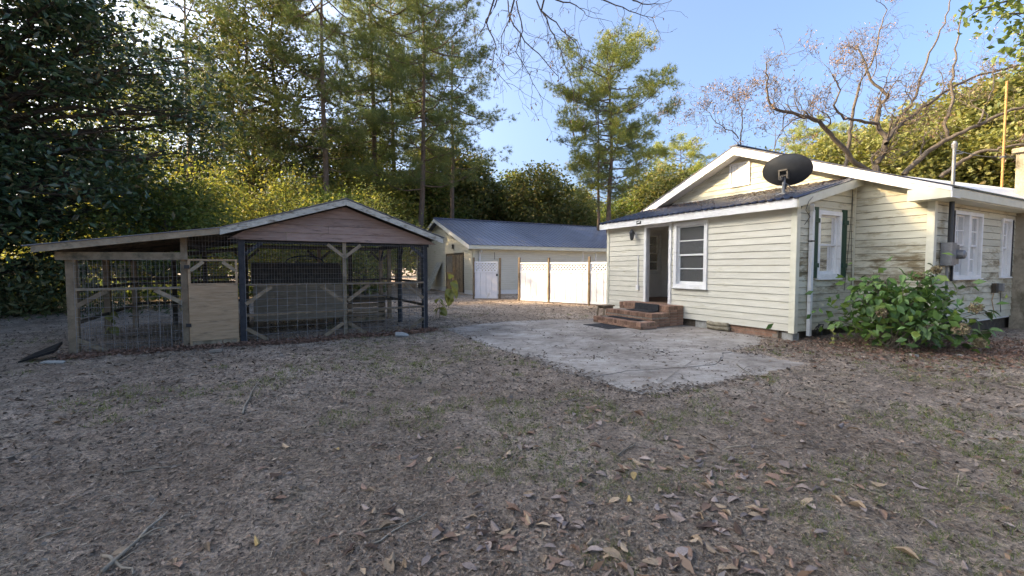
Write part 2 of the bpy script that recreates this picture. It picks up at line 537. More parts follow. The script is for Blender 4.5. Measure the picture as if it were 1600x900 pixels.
def blades(name, P, D, Ln, W, mat, r=None):
    """single-triangle blades: needles, grass, straw"""
    r = r or rng
    n = len(P)
    D = unit(D)
    S = unit(np.cross(D, r.normal(size=(n, 3))))
    Ln = np.broadcast_to(np.asarray(Ln, float), (n,))[:, None]
    W = np.broadcast_to(np.asarray(W, float), (n,))[:, None]
    V = np.stack([P - S * W * 0.5, P + S * W * 0.5, P + D * Ln], 1).reshape(-1, 3)
    return tri_mesh(name, V, np.arange(3 * n).reshape(-1, 3), mat)


def at(u, v, Y):
    """world point seen at photo pixel (u, v), Y metres ahead"""
    x, z = (u - 800) / FPX, -(v - 450) / FPX
    c, s = cos(PITCH), sin(PITCH)
    ry, rz_ = c + z * s, -s + z * c
    return Vector((x / ry * Y, Y, HCAM + rz_ / ry * Y))


def ground_at(u, v):
    x, z = (u - 800) / FPX, -(v - 450) / FPX
    c, s = cos(PITCH), sin(PITCH)
    ry, rz_ = c + z * s, -s + z * c
    t = -HCAM / rz_
    return (x * t, ry * t)


def vnoise(x, y, seed=0):
    xi, yi = np.floor(x).astype(np.int64), np.floor(y).astype(np.int64)
    xf, yf = x - xi, y - yi

    def h(a, b):
        k = (a * 374761393 + b * 668265263 + seed * 1442695041) & 0xffffffff
        k = ((k ^ (k >> 13)) * 1274126177) & 0xffffffff
        return ((k ^ (k >> 16)) & 0xffff) / 65535.0
    sx, sy = xf * xf * (3 - 2 * xf), yf * yf * (3 - 2 * yf)
    a = h(xi, yi) * (1 - sx) + h(xi + 1, yi) * sx
    b = h(xi, yi + 1) * (1 - sx) + h(xi + 1, yi + 1) * sx
    return a * (1 - sy) + b * sy


def in_poly(x, y, poly):
    inside = np.zeros(x.shape, bool)
    n = len(poly)
    for i in range(n):
        x1, y1 = poly[i]
        x2, y2 = poly[(i + 1) % n]
        c = ((y1 > y) != (y2 > y)) & (x < (x2 - x1) * (y - y1) / (y2 - y1 + 1e-12) + x1)
        inside ^= c
    return inside

# ---------------------------------------------------------------- ground
HA = math.atan2(0.8866, -0.4626) - pi / 2           # heading of the house: local X runs into it, local Y along its porch front
HC = Vector((5.68, 8.87, 0))
patio_px = [(692, 516), (712, 511), (740, 508), (770, 504), (800, 502), (830, 501), (860, 499), (900, 501), (935, 497), (1000, 490), (1090, 500),
            (1140, 514), (1196, 530), (1200, 541), (1172, 545), (1150, 550), (1195, 555), (1230, 561), (1270, 571), (1225, 580), (1160, 596), (1105, 610),
            (1050, 622), (1015, 622), (980, 618), (950, 610), (925, 600), (905, 590), (880, 586), (850, 575), (825, 562), (790, 553), (770, 545),
            (745, 538), (720, 525)]
patio_poly = [ground_at(u, v) for u, v in patio_px]


def ground_z(x, y):
    d = np.hypot(x, y)
    z = (vnoise(x * 0.5, y * 0.5, 1) - 0.5) * 0.06 + (vnoise(x * 1.7, y * 1.7, 2) - 0.5) * 0.035
    z += (vnoise(x * 6, y * 6, 3) - 0.5) * 0.018 + (vnoise(x * 17, y * 17, 4) - 0.5) * 0.012 + (vnoise(x * 45, y * 45, 5) - 0.5) * 0.006
    z *= np.clip(1.3 - d / 60, 0.3, 1)
    if np.min(d) < 15:                                # the soil lies flat beside the patio and laps raggedly over its rim
        near = (np.abs(x - 1.5) < 5) & (np.abs(y - 8.5) < 5.5)
        if near.any():
            xn, yn = x[near], y[near]
            ed = np.full(xn.shape, 9.0)
            for i in range(len(patio_poly)):
                (ax_, ay_), (bx_, by_) = patio_poly[i], patio_poly[(i + 1) % len(patio_poly)]
                t = np.clip(((xn - ax_) * (bx_ - ax_) + (yn - ay_) * (by_ - ay_)) / ((bx_ - ax_) ** 2 + (by_ - ay_) ** 2), 0, 1)
                ed = np.minimum(ed, np.hypot(xn - ax_ - t * (bx_ - ax_), yn - ay_ - t * (by_ - ay_)))
            ins = in_poly(xn, yn, patio_poly)
            lap = .03 + .30 * np.clip(vnoise(xn * 3.1 + 2, yn * 3.1 + 6, 61) * .65 + vnoise(xn * 9, yn * 9, 62) * .5 - .35, 0, 1)
            f = np.clip(ed / .8, .12, 1)
            rim = z[near] * f + .024 * (1 - np.clip(ed / .5, 0, 1))
            zi = np.where(ed < lap, .022 - .010 * ed / lap + z[near] * .1, -.06)
            z = z.copy()
            z[near] = np.where(ins, zi, rim)
    return z


radii = np.concatenate([np.geomspace(0.5, 16, 330), np.geomspace(16.4, 900, 60)])
angs = np.concatenate([np.radians(np.linspace(-72, 72, 560)), np.radians(np.linspace(72, 288, 62))[1:-1]])
RR, AA = np.meshgrid(radii, angs, indexing='ij')
GX, GY = RR * np.sin(AA), RR * np.cos(AA)
GZ = ground_z(GX, GY)
nr, na = RR.shape
V = np.stack([GX, GY, GZ], -1).reshape(-1, 3)
V = np.concatenate([V, [[0, 0, 0]]])
ii, jj = np.meshgrid(np.arange(nr - 1), np.arange(na), indexing='ij')
j2 = (jj + 1) % na
F = np.stack([ii * na + jj, ii * na + j2, (ii + 1) * na + j2, (ii + 1) * na + jj], -1).reshape(-1, 4)
g_me = tri_mesh('ground', V, F[:, ::-1], M['dirt'], True)
ground = link('ground', g_me)
ground['kind'] = 'structure'
ground['label'] = 'bare brown yard dirt with thin grass and straw'


def gz(x, y):
    return float(ground_z(np.array([x], float), np.array([y], float))[0])


# patio: broken concrete, the front corner split off by a crack
def rough_edge(pts, amp, step, r):
    out = []
    for i, p in enumerate(pts):
        q = pts[(i + 1) % len(pts)]
        L_ = math.dist(p, q)
        k = max(1, int(L_ / step))
        for j in range(k):
            t = j / k
            out.append((p[0] + (q[0] - p[0]) * t + r.normal() * amp, p[1] + (q[1] - p[1]) * t + r.normal() * amp))
    return out


crack_px = [(905, 590), (926, 591), (950, 587), (978, 581), (1010, 579), (1060, 576), (1118, 571), (1126, 562), (1131, 553), (1150, 550)]
crack = [ground_at(u, v) for u, v in crack_px]
i_a, i_b = 27, 15          # patio outline corners where the crack starts and ends
pr = np.random.default_rng(3)
edge = patio_poly


def chain(pts, amp, step):
    out = []
    for p, q in zip(pts[:-1], pts[1:]):
        k = max(1, int(math.dist(p, q) / step))
        for j in range(k):
            t = j / k
            out.append((p[0] + (q[0] - p[0]) * t + pr.normal() * amp, p[1] + (q[1] - p[1]) * t + pr.normal() * amp))
    return out


outer_main = chain(edge[27:] + edge[:16], 0.022, 0.12)          # from crack start round the back to crack end
outer_front = chain(edge[15:28], 0.018, 0.12)                    # from crack end round the front to crack start
cr = chain(crack, 0.012, 0.09)
main_pts = outer_main + [(x, y + 0.008) for x, y in cr[::-1]]
front_pts = outer_front + [(x, y - 0.012) for x, y in cr]
patio = link('patio', None)
patio['kind'] = 'structure'
patio['label'] = 'cracked grey concrete patio in front of the brick steps'
MB().prism(main_pts, -0.08, 0.016).build('slab', M['concrete'], patio)
MB().prism(front_pts, -0.08, 0.011).build('slab', M['concrete'], patio)

# ---------------------------------------------------------------- house
house = thing('house', 'cream clapboard house with white trim and dark metal roof', 'house', HC, HA)


class Wall:
    def __init__(s, o, d, n):
        s.o, s.d, s.n = Vector(o), Vector(d), Vector(n)

    def p(s, a, z, out=0.0):
        q = s.o + s.d * a + s.n * out
        return (q.x, q.y, z)

    def box(s, mb, a0, a1, z0, z1, o0, o1):
        return mb.hexa([s.p(a0, z0, o0), s.p(a1, z0, o0), s.p(a1, z0, o1), s.p(a0, z0, o1),
                        s.p(a0, z1, o0), s.p(a1, z1, o0), s.p(a1, z1, o1), s.p(a0, z1, o1)])


def plank_mesh(mb, w, a0b, a1b, a0t, a1t, zb, zt, ob, ot):
    mb.hexa([w.p(a0b, zb, 0), w.p(a1b, zb, 0), w.p(a1b, zb, ob), w.p(a0b, zb, ob),
             w.p(a0t, zt, 0), w.p(a1t, zt, 0), w.p(a1t, zt, ot), w.p(a0t, zt, ot)])


def siding(w, lo, hi, z0, z1, openings, mat, parent, pitch=0.15, join=None, proud=0.024, flush=0.007, seams=True, r=random, gap=0.008):
    """lapped boards; lo, hi: functions of height giving the wall's ends; openings: (a0, a1, z0, z1)"""
    z = z0
    while z < z1 - 0.01:
        zt = min(z + pitch, z1)
        cuts = sorted({z, zt, *[c for o in openings for c in (o[2], o[3]) if z + 0.004 < c < zt - 0.004]})
        for zb, zc in zip(cuts[:-1], cuts[1:]):
            zm = (zb + zc) / 2
            segs = [(lo(zb), hi(zb), lo(zc), hi(zc))]
            for (a0, a1, oz0, oz1) in openings:
                if oz0 < zm < oz1:
                    ns = []
                    for s_ in segs:
                        if s_[1] <= a0 or s_[0] >= a1:
                            ns.append(s_)
                            continue
                        if s_[0] < a0:
                            ns.append((s_[0], a0, s_[2], a0))
                        if s_[1] > a1:
                            ns.append((a1, s_[1], a1, s_[3]))
                    segs = ns
            if seams:
                ns = []
                for s_ in segs:
                    if s_[1] - s_[0] > 3.0:
                        c = s_[0] + (s_[1] - s_[0]) * r.uniform(0.3, 0.7)
                        ns += [(s_[0], c - 0.001, s_[2], c - 0.001), (c + 0.001, s_[1], c + 0.001, s_[3])]
                    else:
                        ns.append(s_)
                segs = ns
            if zc >= zt - 1e-6 and gap and zc - zb > gap * 2:      # shadow gap under the next lap
                zc = zc - gap
            ob = proud + (flush - proud) * (zb - z) / pitch
            ot = proud + (flush - proud) * (zc - z) / pitch
            for s_ in segs:
                if s_[1] - s_[0] < 0.01:
                    continue
                t0, t1 = s_[2], max(s_[3], s_[2] + 0.002)
                if join is not None:
                    plank_mesh(join, w, s_[0], s_[1], t0, t1, zb, zc, ob, ot)
                else:
                    mb = MB()
                    plank_mesh(mb, w, s_[0], s_[1], t0, t1, zb, zc, ob + r.uniform(-.001, .001), ot)
                    mb.build('siding_plank', mat, parent)
        z = zt


def sheathing(w, a0, a1, z0, z1, openings, mat, parent, name='wall', thick=0.1, out=0.0):
    mb = MB()
    zs = sorted({z0, z1, *[c for o in openings for c in (o[2], o[3]) if z0 < c < z1]})
    for zb, zt in zip(zs[:-1], zs[1:]):
        zm = (zb + zt) / 2
        segs = [(a0, a1)]
        for o in openings:
            if o[2] < zm < o[3]:
                segs = [t for s_ in segs for t in ((s_[0], min(s_[1], o[0])), (max(s_[0], o[1]), s_[1])) if t[1] - t[0] > 0.005]
        for s_ in segs:
            w.box(mb, s_[0], s_[1], zb, zt, out - thick, out)
    return mb.build(name, mat, parent)


WA = Wall((0, 0, 0), (0, 1, 0), (-1, 0, 0))
WB = Wall((0, 0, 0), (1, 0, 0), (0, -1, 0))
WC = Wall((2.2, -1.34, 0), (0, 1, 0), (-1, 0, 0))
WD = Wall((2.2, -1.34, 0), (1, 0, 0), (0, -1, 0))
WL = Wall((0, 5.72, 0), (1, 0, 0), (0, 1, 0))
WR = Wall((2.1, 0, 0), (0, 1, 0), (1, 0, 0))

DOOR = (3.24, 4.06, 0.52, 2.60)
WIN_A = (2.14, 2.98, 1.08, 2.56)
WIN_B = (0.78, 1.50, 1.36, 2.60)
WIN_D1 = (0.92, 2.26, 1.34, 2.60)
WIN_D2 = (3.55, 4.02, 1.34, 2.58)
WIN_L = (1.30, 2.06, 1.36, 2.58)

siding(WA, lambda z: 0.085, lambda z: 5.65, 0.20, 2.72, [(DOOR[0] - .08, DOOR[1] + .08, 0.42, DOOR[3] + .07), (WIN_A[0] - .03, WIN_A[1] + .03, WIN_A[2] - .03, WIN_A[3] + .03)], M['siding'], house)
sheathing(WA, 0.0, 5.72, 0.30, 2.80, [DOOR, WIN_A], M['interior'], house)
siding(WB, lambda z: 0.085 if z < 2.70 else max(.085, (z - 2.70) / .262), lambda z: 2.2, 0.20, 3.26, [(WIN_B[0] - .02, WIN_B[1] + .02, WIN_B[2] - .02, WIN_B[3] + .02)], M['siding_grimy'], house)
sheathing(WB, 0.103, 2.2, 0.30, 2.80, [WIN_B], M['interior'], house)
sheathing(WL, 0.103, 2.2, 0.30, 2.80, [WIN_L], M['interior'], house)
lm = MB()
siding(WL, lambda z: 0.0, lambda z: 2.2, 0.20, 2.9, [WIN_L], None, None, join=lm)
lm.build('end_siding', M['siding'], house)['kind'] = 'stuff'
# main gable wall: rises behind the porch roof, comes forward to the corner on the right
SL = 0.40
def g_hi(z):
    return min(8.18, 4.09 + max(0.0, (4.62 - z)) / SL)
def g_lo(z):
    return max(0.0, 4.09 - max(0.0, (4.62 - z)) / SL)
siding(WC, lambda z: 0.0 if z < 2.98 else g_lo(z), lambda z: 1.34 if z < 3.46 else g_hi(z), 0.30, 4.60, [(3.84, 4.46, 3.75, 4.40)], M['siding_grimy'] , house)
MB().hexa([(2.21, -1.30, 0.3), (2.31, -1.30, 0.3), (2.31, 6.8, 0.3), (2.21, 6.8, 0.3), (2.21, -1.30, 2.9), (2.31, -1.30, 2.9), (2.31, 6.8, 2.9), (2.21, 6.8, 2.9)]).build('wall', M['interior'], house)
MB().hexa([(2.21, -1.25, 2.9), (2.31, -1.25, 2.9), (2.31, 6.75, 2.9), (2.21, 6.75, 2.9), (2.21, 2.70, 4.58), (2.31, 2.70, 4.58), (2.31, 2.80, 4.58), (2.21, 2.80, 4.58)]).build('gable_wall', M['interior'], house)
siding(WD, lambda z: 0.09, lambda z: 9.0, 0.34, 2.84, [(WIN_D1[0] - .02, WIN_D1[1] + .02, WIN_D1[2] - .02, WIN_D1[3] + .02), (WIN_D2[0] - .02, WIN_D2[1] + .02, WIN_D2[2] - .02, WIN_D2[3] + .02)], M['siding_grimy'], house)
sheathing(WD, 0.12, 9.0, 0.30, 2.84, [WIN_D1, WIN_D2], M['interior'], house)
MB().box(2.31, 11.2, 6.74, 6.84, 0, 2.9).build('wall', M['interior'], house)
MB().box(11.2, 11.3, -1.34, 6.84, 0, 2.9).build('wall', M['interior'], house)
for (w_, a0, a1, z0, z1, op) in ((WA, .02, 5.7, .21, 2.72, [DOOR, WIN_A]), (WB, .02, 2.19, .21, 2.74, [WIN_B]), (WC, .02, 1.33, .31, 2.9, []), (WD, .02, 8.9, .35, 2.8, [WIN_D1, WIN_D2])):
    sheathing(w_, a0, a1, z0, z1, op, M['lap_shadow'], house, 'lap_shadow_sheet', .002, .0045)  # dark sheet behind the board gaps, standing in for lap shadows
# corner posts
MB().box(-.034, 0.083, -.034, 0.083, 0.17, 2.74).build('corner_post', M['cream_trim'], house)
MB().box(-.034, 0.07, 5.652, 5.752, 0.17, 2.74).build('corner_post', M['cream_trim'], house)
MB().box(2.166, 2.285, -1.374, -1.255, 0.28, 2.82).build('corner_post', M['cream_trim'], house)
MB().box(2.135, 2.172, -.032, 0.005, 0.2, 3.3).build('corner_bead', M['cream_trim'], house)

# interior of the porch room
MB().box(0.101, 2.2, 0.101, 5.62, 0.46, 0.52).build('floor', M['floorboard'], house)
MB().box(0.101, 2.2, 0.101, 5.62, 2.74, 2.78).build('ceiling', M['interior'], house)
MB().box(2.31, 11.1, -1.2, 6.7, 0.40, 0.46).build('floor', M['floorboard'], house)
MB().box(2.31, 11.1, -1.2, 6.7, 2.84, 2.88).build('ceiling', M['interior'], house)
MB().box(2.31, 11.1, 1.9, 2.0, 0.46, 2.84).build('inner_wall', M['interior'], house)

# window builder
def window(w, o, name, rows, colsn, frame=0.09, mat='white', parent=house, double=False, sash_low=True, sill=True, pmat='glass', depth=0.05):
    a0, a1, z0, z1 = o
    t = MB()
    w.box(t, a0 - frame, a0, z0 - frame, z1 + frame, 0.003, 0.05)
    w.box(t, a1, a1 + frame, z0 - frame, z1 + frame, 0.003, 0.05)
    w.box(t, a0, a1, z1, z1 + frame, 0.003, 0.048)
    w.box(t, a0, a1, z0 - frame, z0, 0.003, 0.048)
    if sill:
        w.box(t, a0 - frame - .02, a1 + frame + .02, z0 - frame - .03, z0 - frame - .002, 0.003, 0.085)
    win = t.build('window', M[mat], parent)
    halves = [(a0, (a0 + a1) / 2 - .05), ((a0 + a1) / 2 + .05, a1)] if double else [(a0, a1)]
    if double:
        m = MB()
        w.box(m, (a0 + a1) / 2 - .05, (a0 + a1) / 2 + .05, z0, z1, -.05, 0.06)
        m.build('mullion', M[mat], win)
    for (b0, b1) in halves:
        zm = (z0 + z1) / 2
        for k, (y0, y1, d0) in enumerate([(z0, zm + .02, -.055), (zm - .02, z1, -.02)]):
            s_ = MB()
            f = 0.042
            w.box(s_, b0, b0 + f, y0, y1, d0 - .03, d0)
            w.box(s_, b1 - f, b1, y0, y1, d0 - .03, d0)
            w.box(s_, b0 + f, b1 - f, y0, y0 + f * (1.6 if k == 0 else 1), d0 - .03, d0)
            w.box(s_, b0 + f, b1 - f, y1 - f, y1, d0 - .03, d0)
            ia, ib, iy0, iy1 = b0 + f, b1 - f, y0 + f * (1.6 if k == 0 else 1), y1 - f
            for c in range(1, colsn):
                x = ia + (ib - ia) * c / colsn
                w.box(s_, x - .011, x + .011, iy0, iy1, d0 - .026, d0 - .004)
            for rr_ in range(1, rows):
                y = iy0 + (iy1 - iy0) * rr_ / rows
                w.box(s_, ia, ib, y - .012, y + .012, d0 - .025, d0 - .003)
            s_.build('sash', M[mat], win)
            for c in range(colsn):
                for rr_ in range(rows):
                    p = MB()
                    w.box(p, ia + (ib - ia) * c / colsn, ia + (ib - ia) * (c + 1) / colsn, iy0 + (iy1 - iy0) * rr_ / rows, iy0 + (iy1 - iy0) * (rr_ + 1) / rows, d0 - .017, d0 - .013)
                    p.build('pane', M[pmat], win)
    return win


window(WA, WIN_A, 'window', 2, 1)
wb = window(WB, WIN_B, 'window', 1, 1, frame=0.085, mat='white')
cb = MB(); pts = []
for i in range(25):
    a = WIN_B[0] + (WIN_B[1] - WIN_B[0]) * i / 24
    pts.append((a, -0.115 + 0.012 * sin(i * 1.7)))
for (p0, p1) in zip(pts[:-1], pts[1:]):
    cb.poly([WB.p(p0[0], WIN_B[2], p0[1]), WB.p(p1[0], WIN_B[2], p1[1]), WB.p(p1[0], WIN_B[3], p1[1]), WB.p(p0[0], WIN_B[3], p0[1])])
cb.build('curtain', M['curtain'], wb)
window(WD, WIN_D1, 'window', 2, 2, frame=0.07, double=True, mat='white')
window(WD, WIN_D2, 'window', 2, 2, frame=0.06, mat='white')
window(WL, WIN_L, 'window', 2, 2, frame=0.07)
it = MB()                       # casing on the room side of the far end window
for (a0, a1, z0, z1) in ((1.22, 1.298, 1.28, 2.66), (2.062, 2.14, 1.28, 2.66), (1.298, 2.062, 2.582, 2.66), (1.298, 2.062, 1.28, 1.358)):
    WL.box(it, a0, a1, z0, z1, -.125, -.102)
it.build('window_casing', M['white'], house)
for a0 in (0.505, 1.60):         # shutters, standing a little off the wall
    s_ = MB()
    WB.box(s_, a0, a0 + .055, 1.28, 2.74, 0.03, 0.055)
    WB.box(s_, a0 + .062, a0 + .117, 1.28, 2.74, 0.03, 0.055)
    WB.box(s_, a0 + .124, a0 + .180, 1.28, 2.74, 0.03, 0.055)
    s = s_.build('shutter', M['green_paint'], house)
    for zz in (1.50, 2.42):
        t_ = MB(); WB.box(t_, a0 - .005, a0 + .185, zz, zz + .09, 0.056, 0.085); t_.build('batten', M['green_paint'], s)
# black half-removed shutter rails beside the wide window
for a0, z0, z1, m_ in ((0.80, 1.22, 1.72, 'black_paint'), (0.80, 1.95, 2.66, 'black_paint'), (4.10, 1.3, 2.62, 'black_paint')):
    t_ = MB(); WD.box(t_, a0, a0 + .045, z0, z1, 0.028, 0.06); t_.build('shutter_rail', M[m_], house)

# door: frame, an open leaf swung inside, threshold
df = MB()
WA.box(df, DOOR[0] - .085, DOOR[0], 0.44, DOOR[3] + .085, -.10, 0.045)
WA.box(df, DOOR[1], DOOR[1] + .085, 0.44, DOOR[3] + .085, -.10, 0.045)
WA.box(df, DOOR[0], DOOR[1], DOOR[3], DOOR[3] + .085, -.10, 0.043)
dfo = df.build('door_frame', M['white'], house)
th = MB(); WA.box(th, DOOR[0], DOOR[1], 0.44, 0.535, -.12, 0.05); th.build('threshold', M['floorboard'], dfo)
leaf = MB(); leaf.box(0.13, 0.90, 3.16, 3.20, 0.54, 2.58)
dl = leaf.build('door', M['white'], house)
kb = MB(); kb.tube([(0.83, 3.20, 1.42), (0.83, 3.25, 1.42), (0.83, 3.27, 1.42)], [0.012, 0.03, 0.02], 10); kb.build('handle', M['dark_metal'], dl)
for z in (0.8, 1.6, 2.3):
    MB().box(0.118, 0.128, 3.18, 3.24, z, z + .1).build('hinge', M['grey_metal'], dl)

# foundation: brick courses under the porch, a plain dark base elsewhere
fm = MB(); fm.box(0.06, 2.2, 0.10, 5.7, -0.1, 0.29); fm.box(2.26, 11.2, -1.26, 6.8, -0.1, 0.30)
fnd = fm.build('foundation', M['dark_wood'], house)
fb = MB()
for k in range(4):
    y = 0.35 + (k % 2) * 0.1
    while y < 1.85:
        fb.box(0.035 + random.uniform(-.004, .004), 0.075, y, y + .19, -0.03 + k * .07, 0.03 + k * .07)
        y += 0.2
fbo = fb.build('brick_courses', M['brick'], house); fbo['kind'] = 'stuff'
MB().box(0.042, 0.062, 0.33, 1.87, -.05, .245).build('mortar_bed', M['mortar'], house)
MB().prism([(0.02, 0.02), (0.24, 0.02), (0.24, 0.24), (0.02, 0.24)], -.05, 0.16).build('pier_block', M['block'], house)
MB().box(0.03, 0.058, 2.03, 2.40, 0.02, 0.20).build('vent_cover', M['block'], house)

# roofs
def roof_sheet(mb, p00, p10, p01, p11, n, rib=0.022, rw=0.045):
    """ribbed metal sheet: p00-p10 along the eave, p01-p11 along the top"""
    p00, p10, p01, p11 = map(Vector, (p00, p10, p01, p11))
    up = (p10 - p00).cross(p01 - p00).normalized()
    if up.z < 0:
        up = -up
    prof = []
    for i in range(n):
        a, b = i / n, (i + 1) / n
        w_ = rw / max((p10 - p00).length / n, 1e-3) / n
        prof += [(a, 0), (b - 2.2 * w_, 0), (b - 1.6 * w_, rib), (b - .6 * w_, rib), (b, 0)]
    base = len(mb.v)
    for (t, h) in prof:
        mb.v.append(tuple(p00.lerp(p10, t) + up * h)); mb.v.append(tuple(p01.lerp(p11, t) + up * h))
    for (t, h) in prof:
        mb.v.append(tuple(p00.lerp(p10, t) + up * (h - .012))); mb.v.append(tuple(p01.lerp(p11, t) + up * (h - .012)))
    m2 = len(prof) * 2
    for i in range(len(prof) - 1):
        a = base + 2 * i
        mb.f.append((a, a + 2, a + 3, a + 1)); mb.f.append((a + m2, a + m2 + 1, a + m2 + 3, a + m2 + 2))
        mb.f.append((a, a + m2, a + m2 + 2, a + 2)); mb.f.append((a + 1, a + 3, a + m2 + 3, a + m2 + 1))


def roof_panels(parent, p00, p10, p01, p11, npan, nrib, mat, name='roof_panel', rib=0.022):
    p00, p10, p01, p11 = map(Vector, (p00, p10, p01, p11))
    for k in range(npan):
        mb = MB()
        roof_sheet(mb, p00.lerp(p10, k / npan), p00.lerp(p10, (k + 1) / npan), p01.lerp(p11, k / npan), p01.lerp(p11, (k + 1) / npan), nrib, rib)
        mb.build(name, mat, parent)


por = MB()
por.hexa([(-.20, -.13, 2.70), (2.19, -.13, 3.325), (2.19, 5.84, 3.325), (-.20, 5.84, 2.70), (-.20, -.13, 2.84), (2.19, -.13, 3.47), (2.19, 5.84, 3.47), (-.20, 5.84, 2.84)])
porch_roof = por.build('porch_roof', M['white'], house)
roof_panels(porch_roof, (-.27, -.17, 2.855), (-.27, 5.88, 2.855), (2.18, -.17, 3.50), (2.18, 5.88, 3.50), 7, 5, M['navy_roof'], rib=.032)
MB().box(-.235, -.203, -.165, 5.875, 2.675, 2.85).build('fascia', M['white'], house)
MB().hexa([(-.235, -.17, 2.675), (2.16, -.17, 3.295), (2.16, -.132, 3.295), (-.235, -.132, 2.675), (-.235, -.17, 2.845), (2.16, -.17, 3.475), (2.16, -.132, 3.475), (-.235, -.132, 2.845)]).build('fascia', M['cream_trim'], house)
MB().hexa([(-.235, 5.842, 2.675), (2.16, 5.842, 3.295), (2.16, 5.878, 3.295), (-.235, 5.878, 2.675), (-.235, 5.842, 2.845), (2.16, 5.842, 3.475), (2.16, 5.878, 3.475), (-.235, 5.878, 2.845)]).build('fascia', M['white'], house)
# main roof: rakes, soffits, sheets
RX, PY, PZ = 1.85, 2.75, 4.77
def rake(y_end, z_end, name='rake_board'):
    mb = MB()
    mb.hexa([(RX - .03, PY, PZ - .21), (RX, PY, PZ - .21), (RX, y_end, z_end - .21), (RX - .03, y_end, z_end - .21),
             (RX - .03, PY, PZ - .012), (RX, PY, PZ - .012), (RX, y_end, z_end - .012), (RX - .03, y_end, z_end - .012)])
    rk = mb.build(name, M['white'], house)
    m2 = MB()
    m2.hexa([(RX - .045, PY, PZ - .085), (RX - .031, PY, PZ - .085), (RX - .031, y_end, z_end - .085), (RX - .045, y_end, z_end - .085),
             (RX - .045, PY, PZ - .012), (RX - .031, PY, PZ - .012), (RX - .031, y_end, z_end - .012), (RX - .045, y_end, z_end - .012)])
    m2.build('trim_strip', M['white'], rk)
    m3 = MB()
    m3.hexa([(RX, PY, PZ - .20), (2.2, PY, PZ - .20), (2.2, y_end, z_end - .20), (RX, y_end, z_end - .20),
             (RX, PY, PZ - .18), (2.2, PY, PZ - .18), (2.2, y_end, z_end - .18), (RX, y_end, z_end - .18)])
    m3.build('soffit', M['white'], house)


rake(-1.72, 3.0)
rake(7.17, 3.0)
mr = MB()
mr.hexa([(RX - .05, -1.72, 2.992), (11.4, -1.72, 2.992), (11.4, PY, PZ - .0), (RX - .05, PY, PZ - .0), (RX - .05, -1.72, 3.022), (11.4, -1.72, 3.022), (11.4, PY, PZ + .03), (RX - .05, PY, PZ + .03)])
mr.hexa([(RX - .05, 7.22, 2.992), (11.4, 7.22, 2.992), (11.4, PY, PZ - .0), (RX - .05, PY, PZ - .0), (RX - .05, 7.22, 3.022), (11.4, 7.22, 3.022), (11.4, PY, PZ + .03), (RX - .05, PY, PZ + .03)])
mroof = mr.build('roof', M['navy_roof'], house)
MB().box(RX - .06, 11.4, PY - .12, PY + .12, PZ + .015, PZ + .045).build('ridge_cap', M['navy_roof'], mroof)
MB().box(2.19, 11.4, -1.70, -1.67, 2.82, 2.988).build('fascia', M['cream_trim'], house)
MB().box(2.19, 11.4, -1.668, -1.36, 2.80, 2.818).build('soffit', M['cream_trim'], house)
MB().hexa([(1.815, -1.70, 2.80), (2.19, -1.70, 2.80), (2.19, -1.06, 2.80), (1.815, -1.06, 2.80), (1.815, -1.70, 2.975), (2.19, -1.70, 2.975), (2.19, -1.06, 3.02), (1.815, -1.06, 3.02)]).build('eave_return', M['cream_trim'], house)
cg = MB()                       # pale metal cricket laid over the right-hand slope
cg.hexa([(2.3, -1.58, 3.05), (11.3, -1.58, 3.05), (11.3, -.40, 3.2), (2.3, -.40, 3.2), (2.3, -1.58, 3.075), (11.3, -1.58, 3.12), (11.3, -.72, 3.78), (2.3, -.72, 3.42)])
cg.build('cricket_roof', M['white_metal'], house)
# gable vent with slats
vt = MB()
WC.box(vt, 3.84, 3.89, 3.75, 4.40, .003, .05); WC.box(vt, 4.41, 4.46, 3.75, 4.40, .003, .05); WC.box(vt, 3.89, 4.41, 4.35, 4.40, .003, .05); WC.box(vt, 3.89, 4.41, 3.75, 3.80, .003, .05)
vo = vt.build('gable_vent', M['white'], house)
for k in range(6):
    t_ = MB(); WC.box(t_, 3.895 + k * .086, 3.965 + k * .086, 3.80, 4.35, .006, .026); t_.build('louver', M['white'], vo)
bk = MB(); WC.box(bk, 3.89, 4.41, 3.80, 4.35, -.01, .004); bk.build('backing', M['white'], vo)
# downspout
dsm = MB(); dsm.beam((0.42, -.07, 0.10), (0.42, -.07, 2.66), 0.075, 0.065, (0, 1, 0)); dsm.beam((0.42, -.07, 2.64), (0.30, -.12, 2.76), 0.07, 0.06)
dso = dsm.build('downspout', M['white'], house)
MB().box(0.375, 0.465, -.11, -.026, 2.02, 2.05).build('strap', M['black_metal'], dso)
cab = MB(); cab.tube([(1.98, -.04, 3.2), (1.93, -.045, 2.4), (1.85, -.04, 1.6), (1.75, -.05, 1.0)], 0.006, 5)
cab.tube([(2.0, -.04, 3.1), (1.99, -.04, 2.2), (2.02, -.05, 1.4), (2.1, -.06, .6)], 0.005, 5)
cab.tube([(0.2, -.19, 2.9), (0.0, -.22, 2.78), (-.05, -.2, 2.62), (0.12, -.19, 2.5), (0.1, -.1, 2.35)], 0.006, 5)
cab.build('cable', M['black_metal'], house)
# conduit on the porch wall, badge on the fascia
cd = MB(); WA.box(cd, 4.36, 4.385, 1.0, 1.85, .026, .045); WA.box(cd, 4.33, 4.415, 0.86, 1.0, .026, .07); cd.build('conduit', M['white'], house)
bd = MB(); bd.box(-.243, -.2355, 4.06, 4.24, 2.715, 2.80); bdo = bd.build('badge', M['black_metal'], house)
MB().beam((-.2465, 4.22, 2.755), (-.2465, 4.10, 2.775), 0.004, 0.02).build('badge_mark', M['white'], bdo)
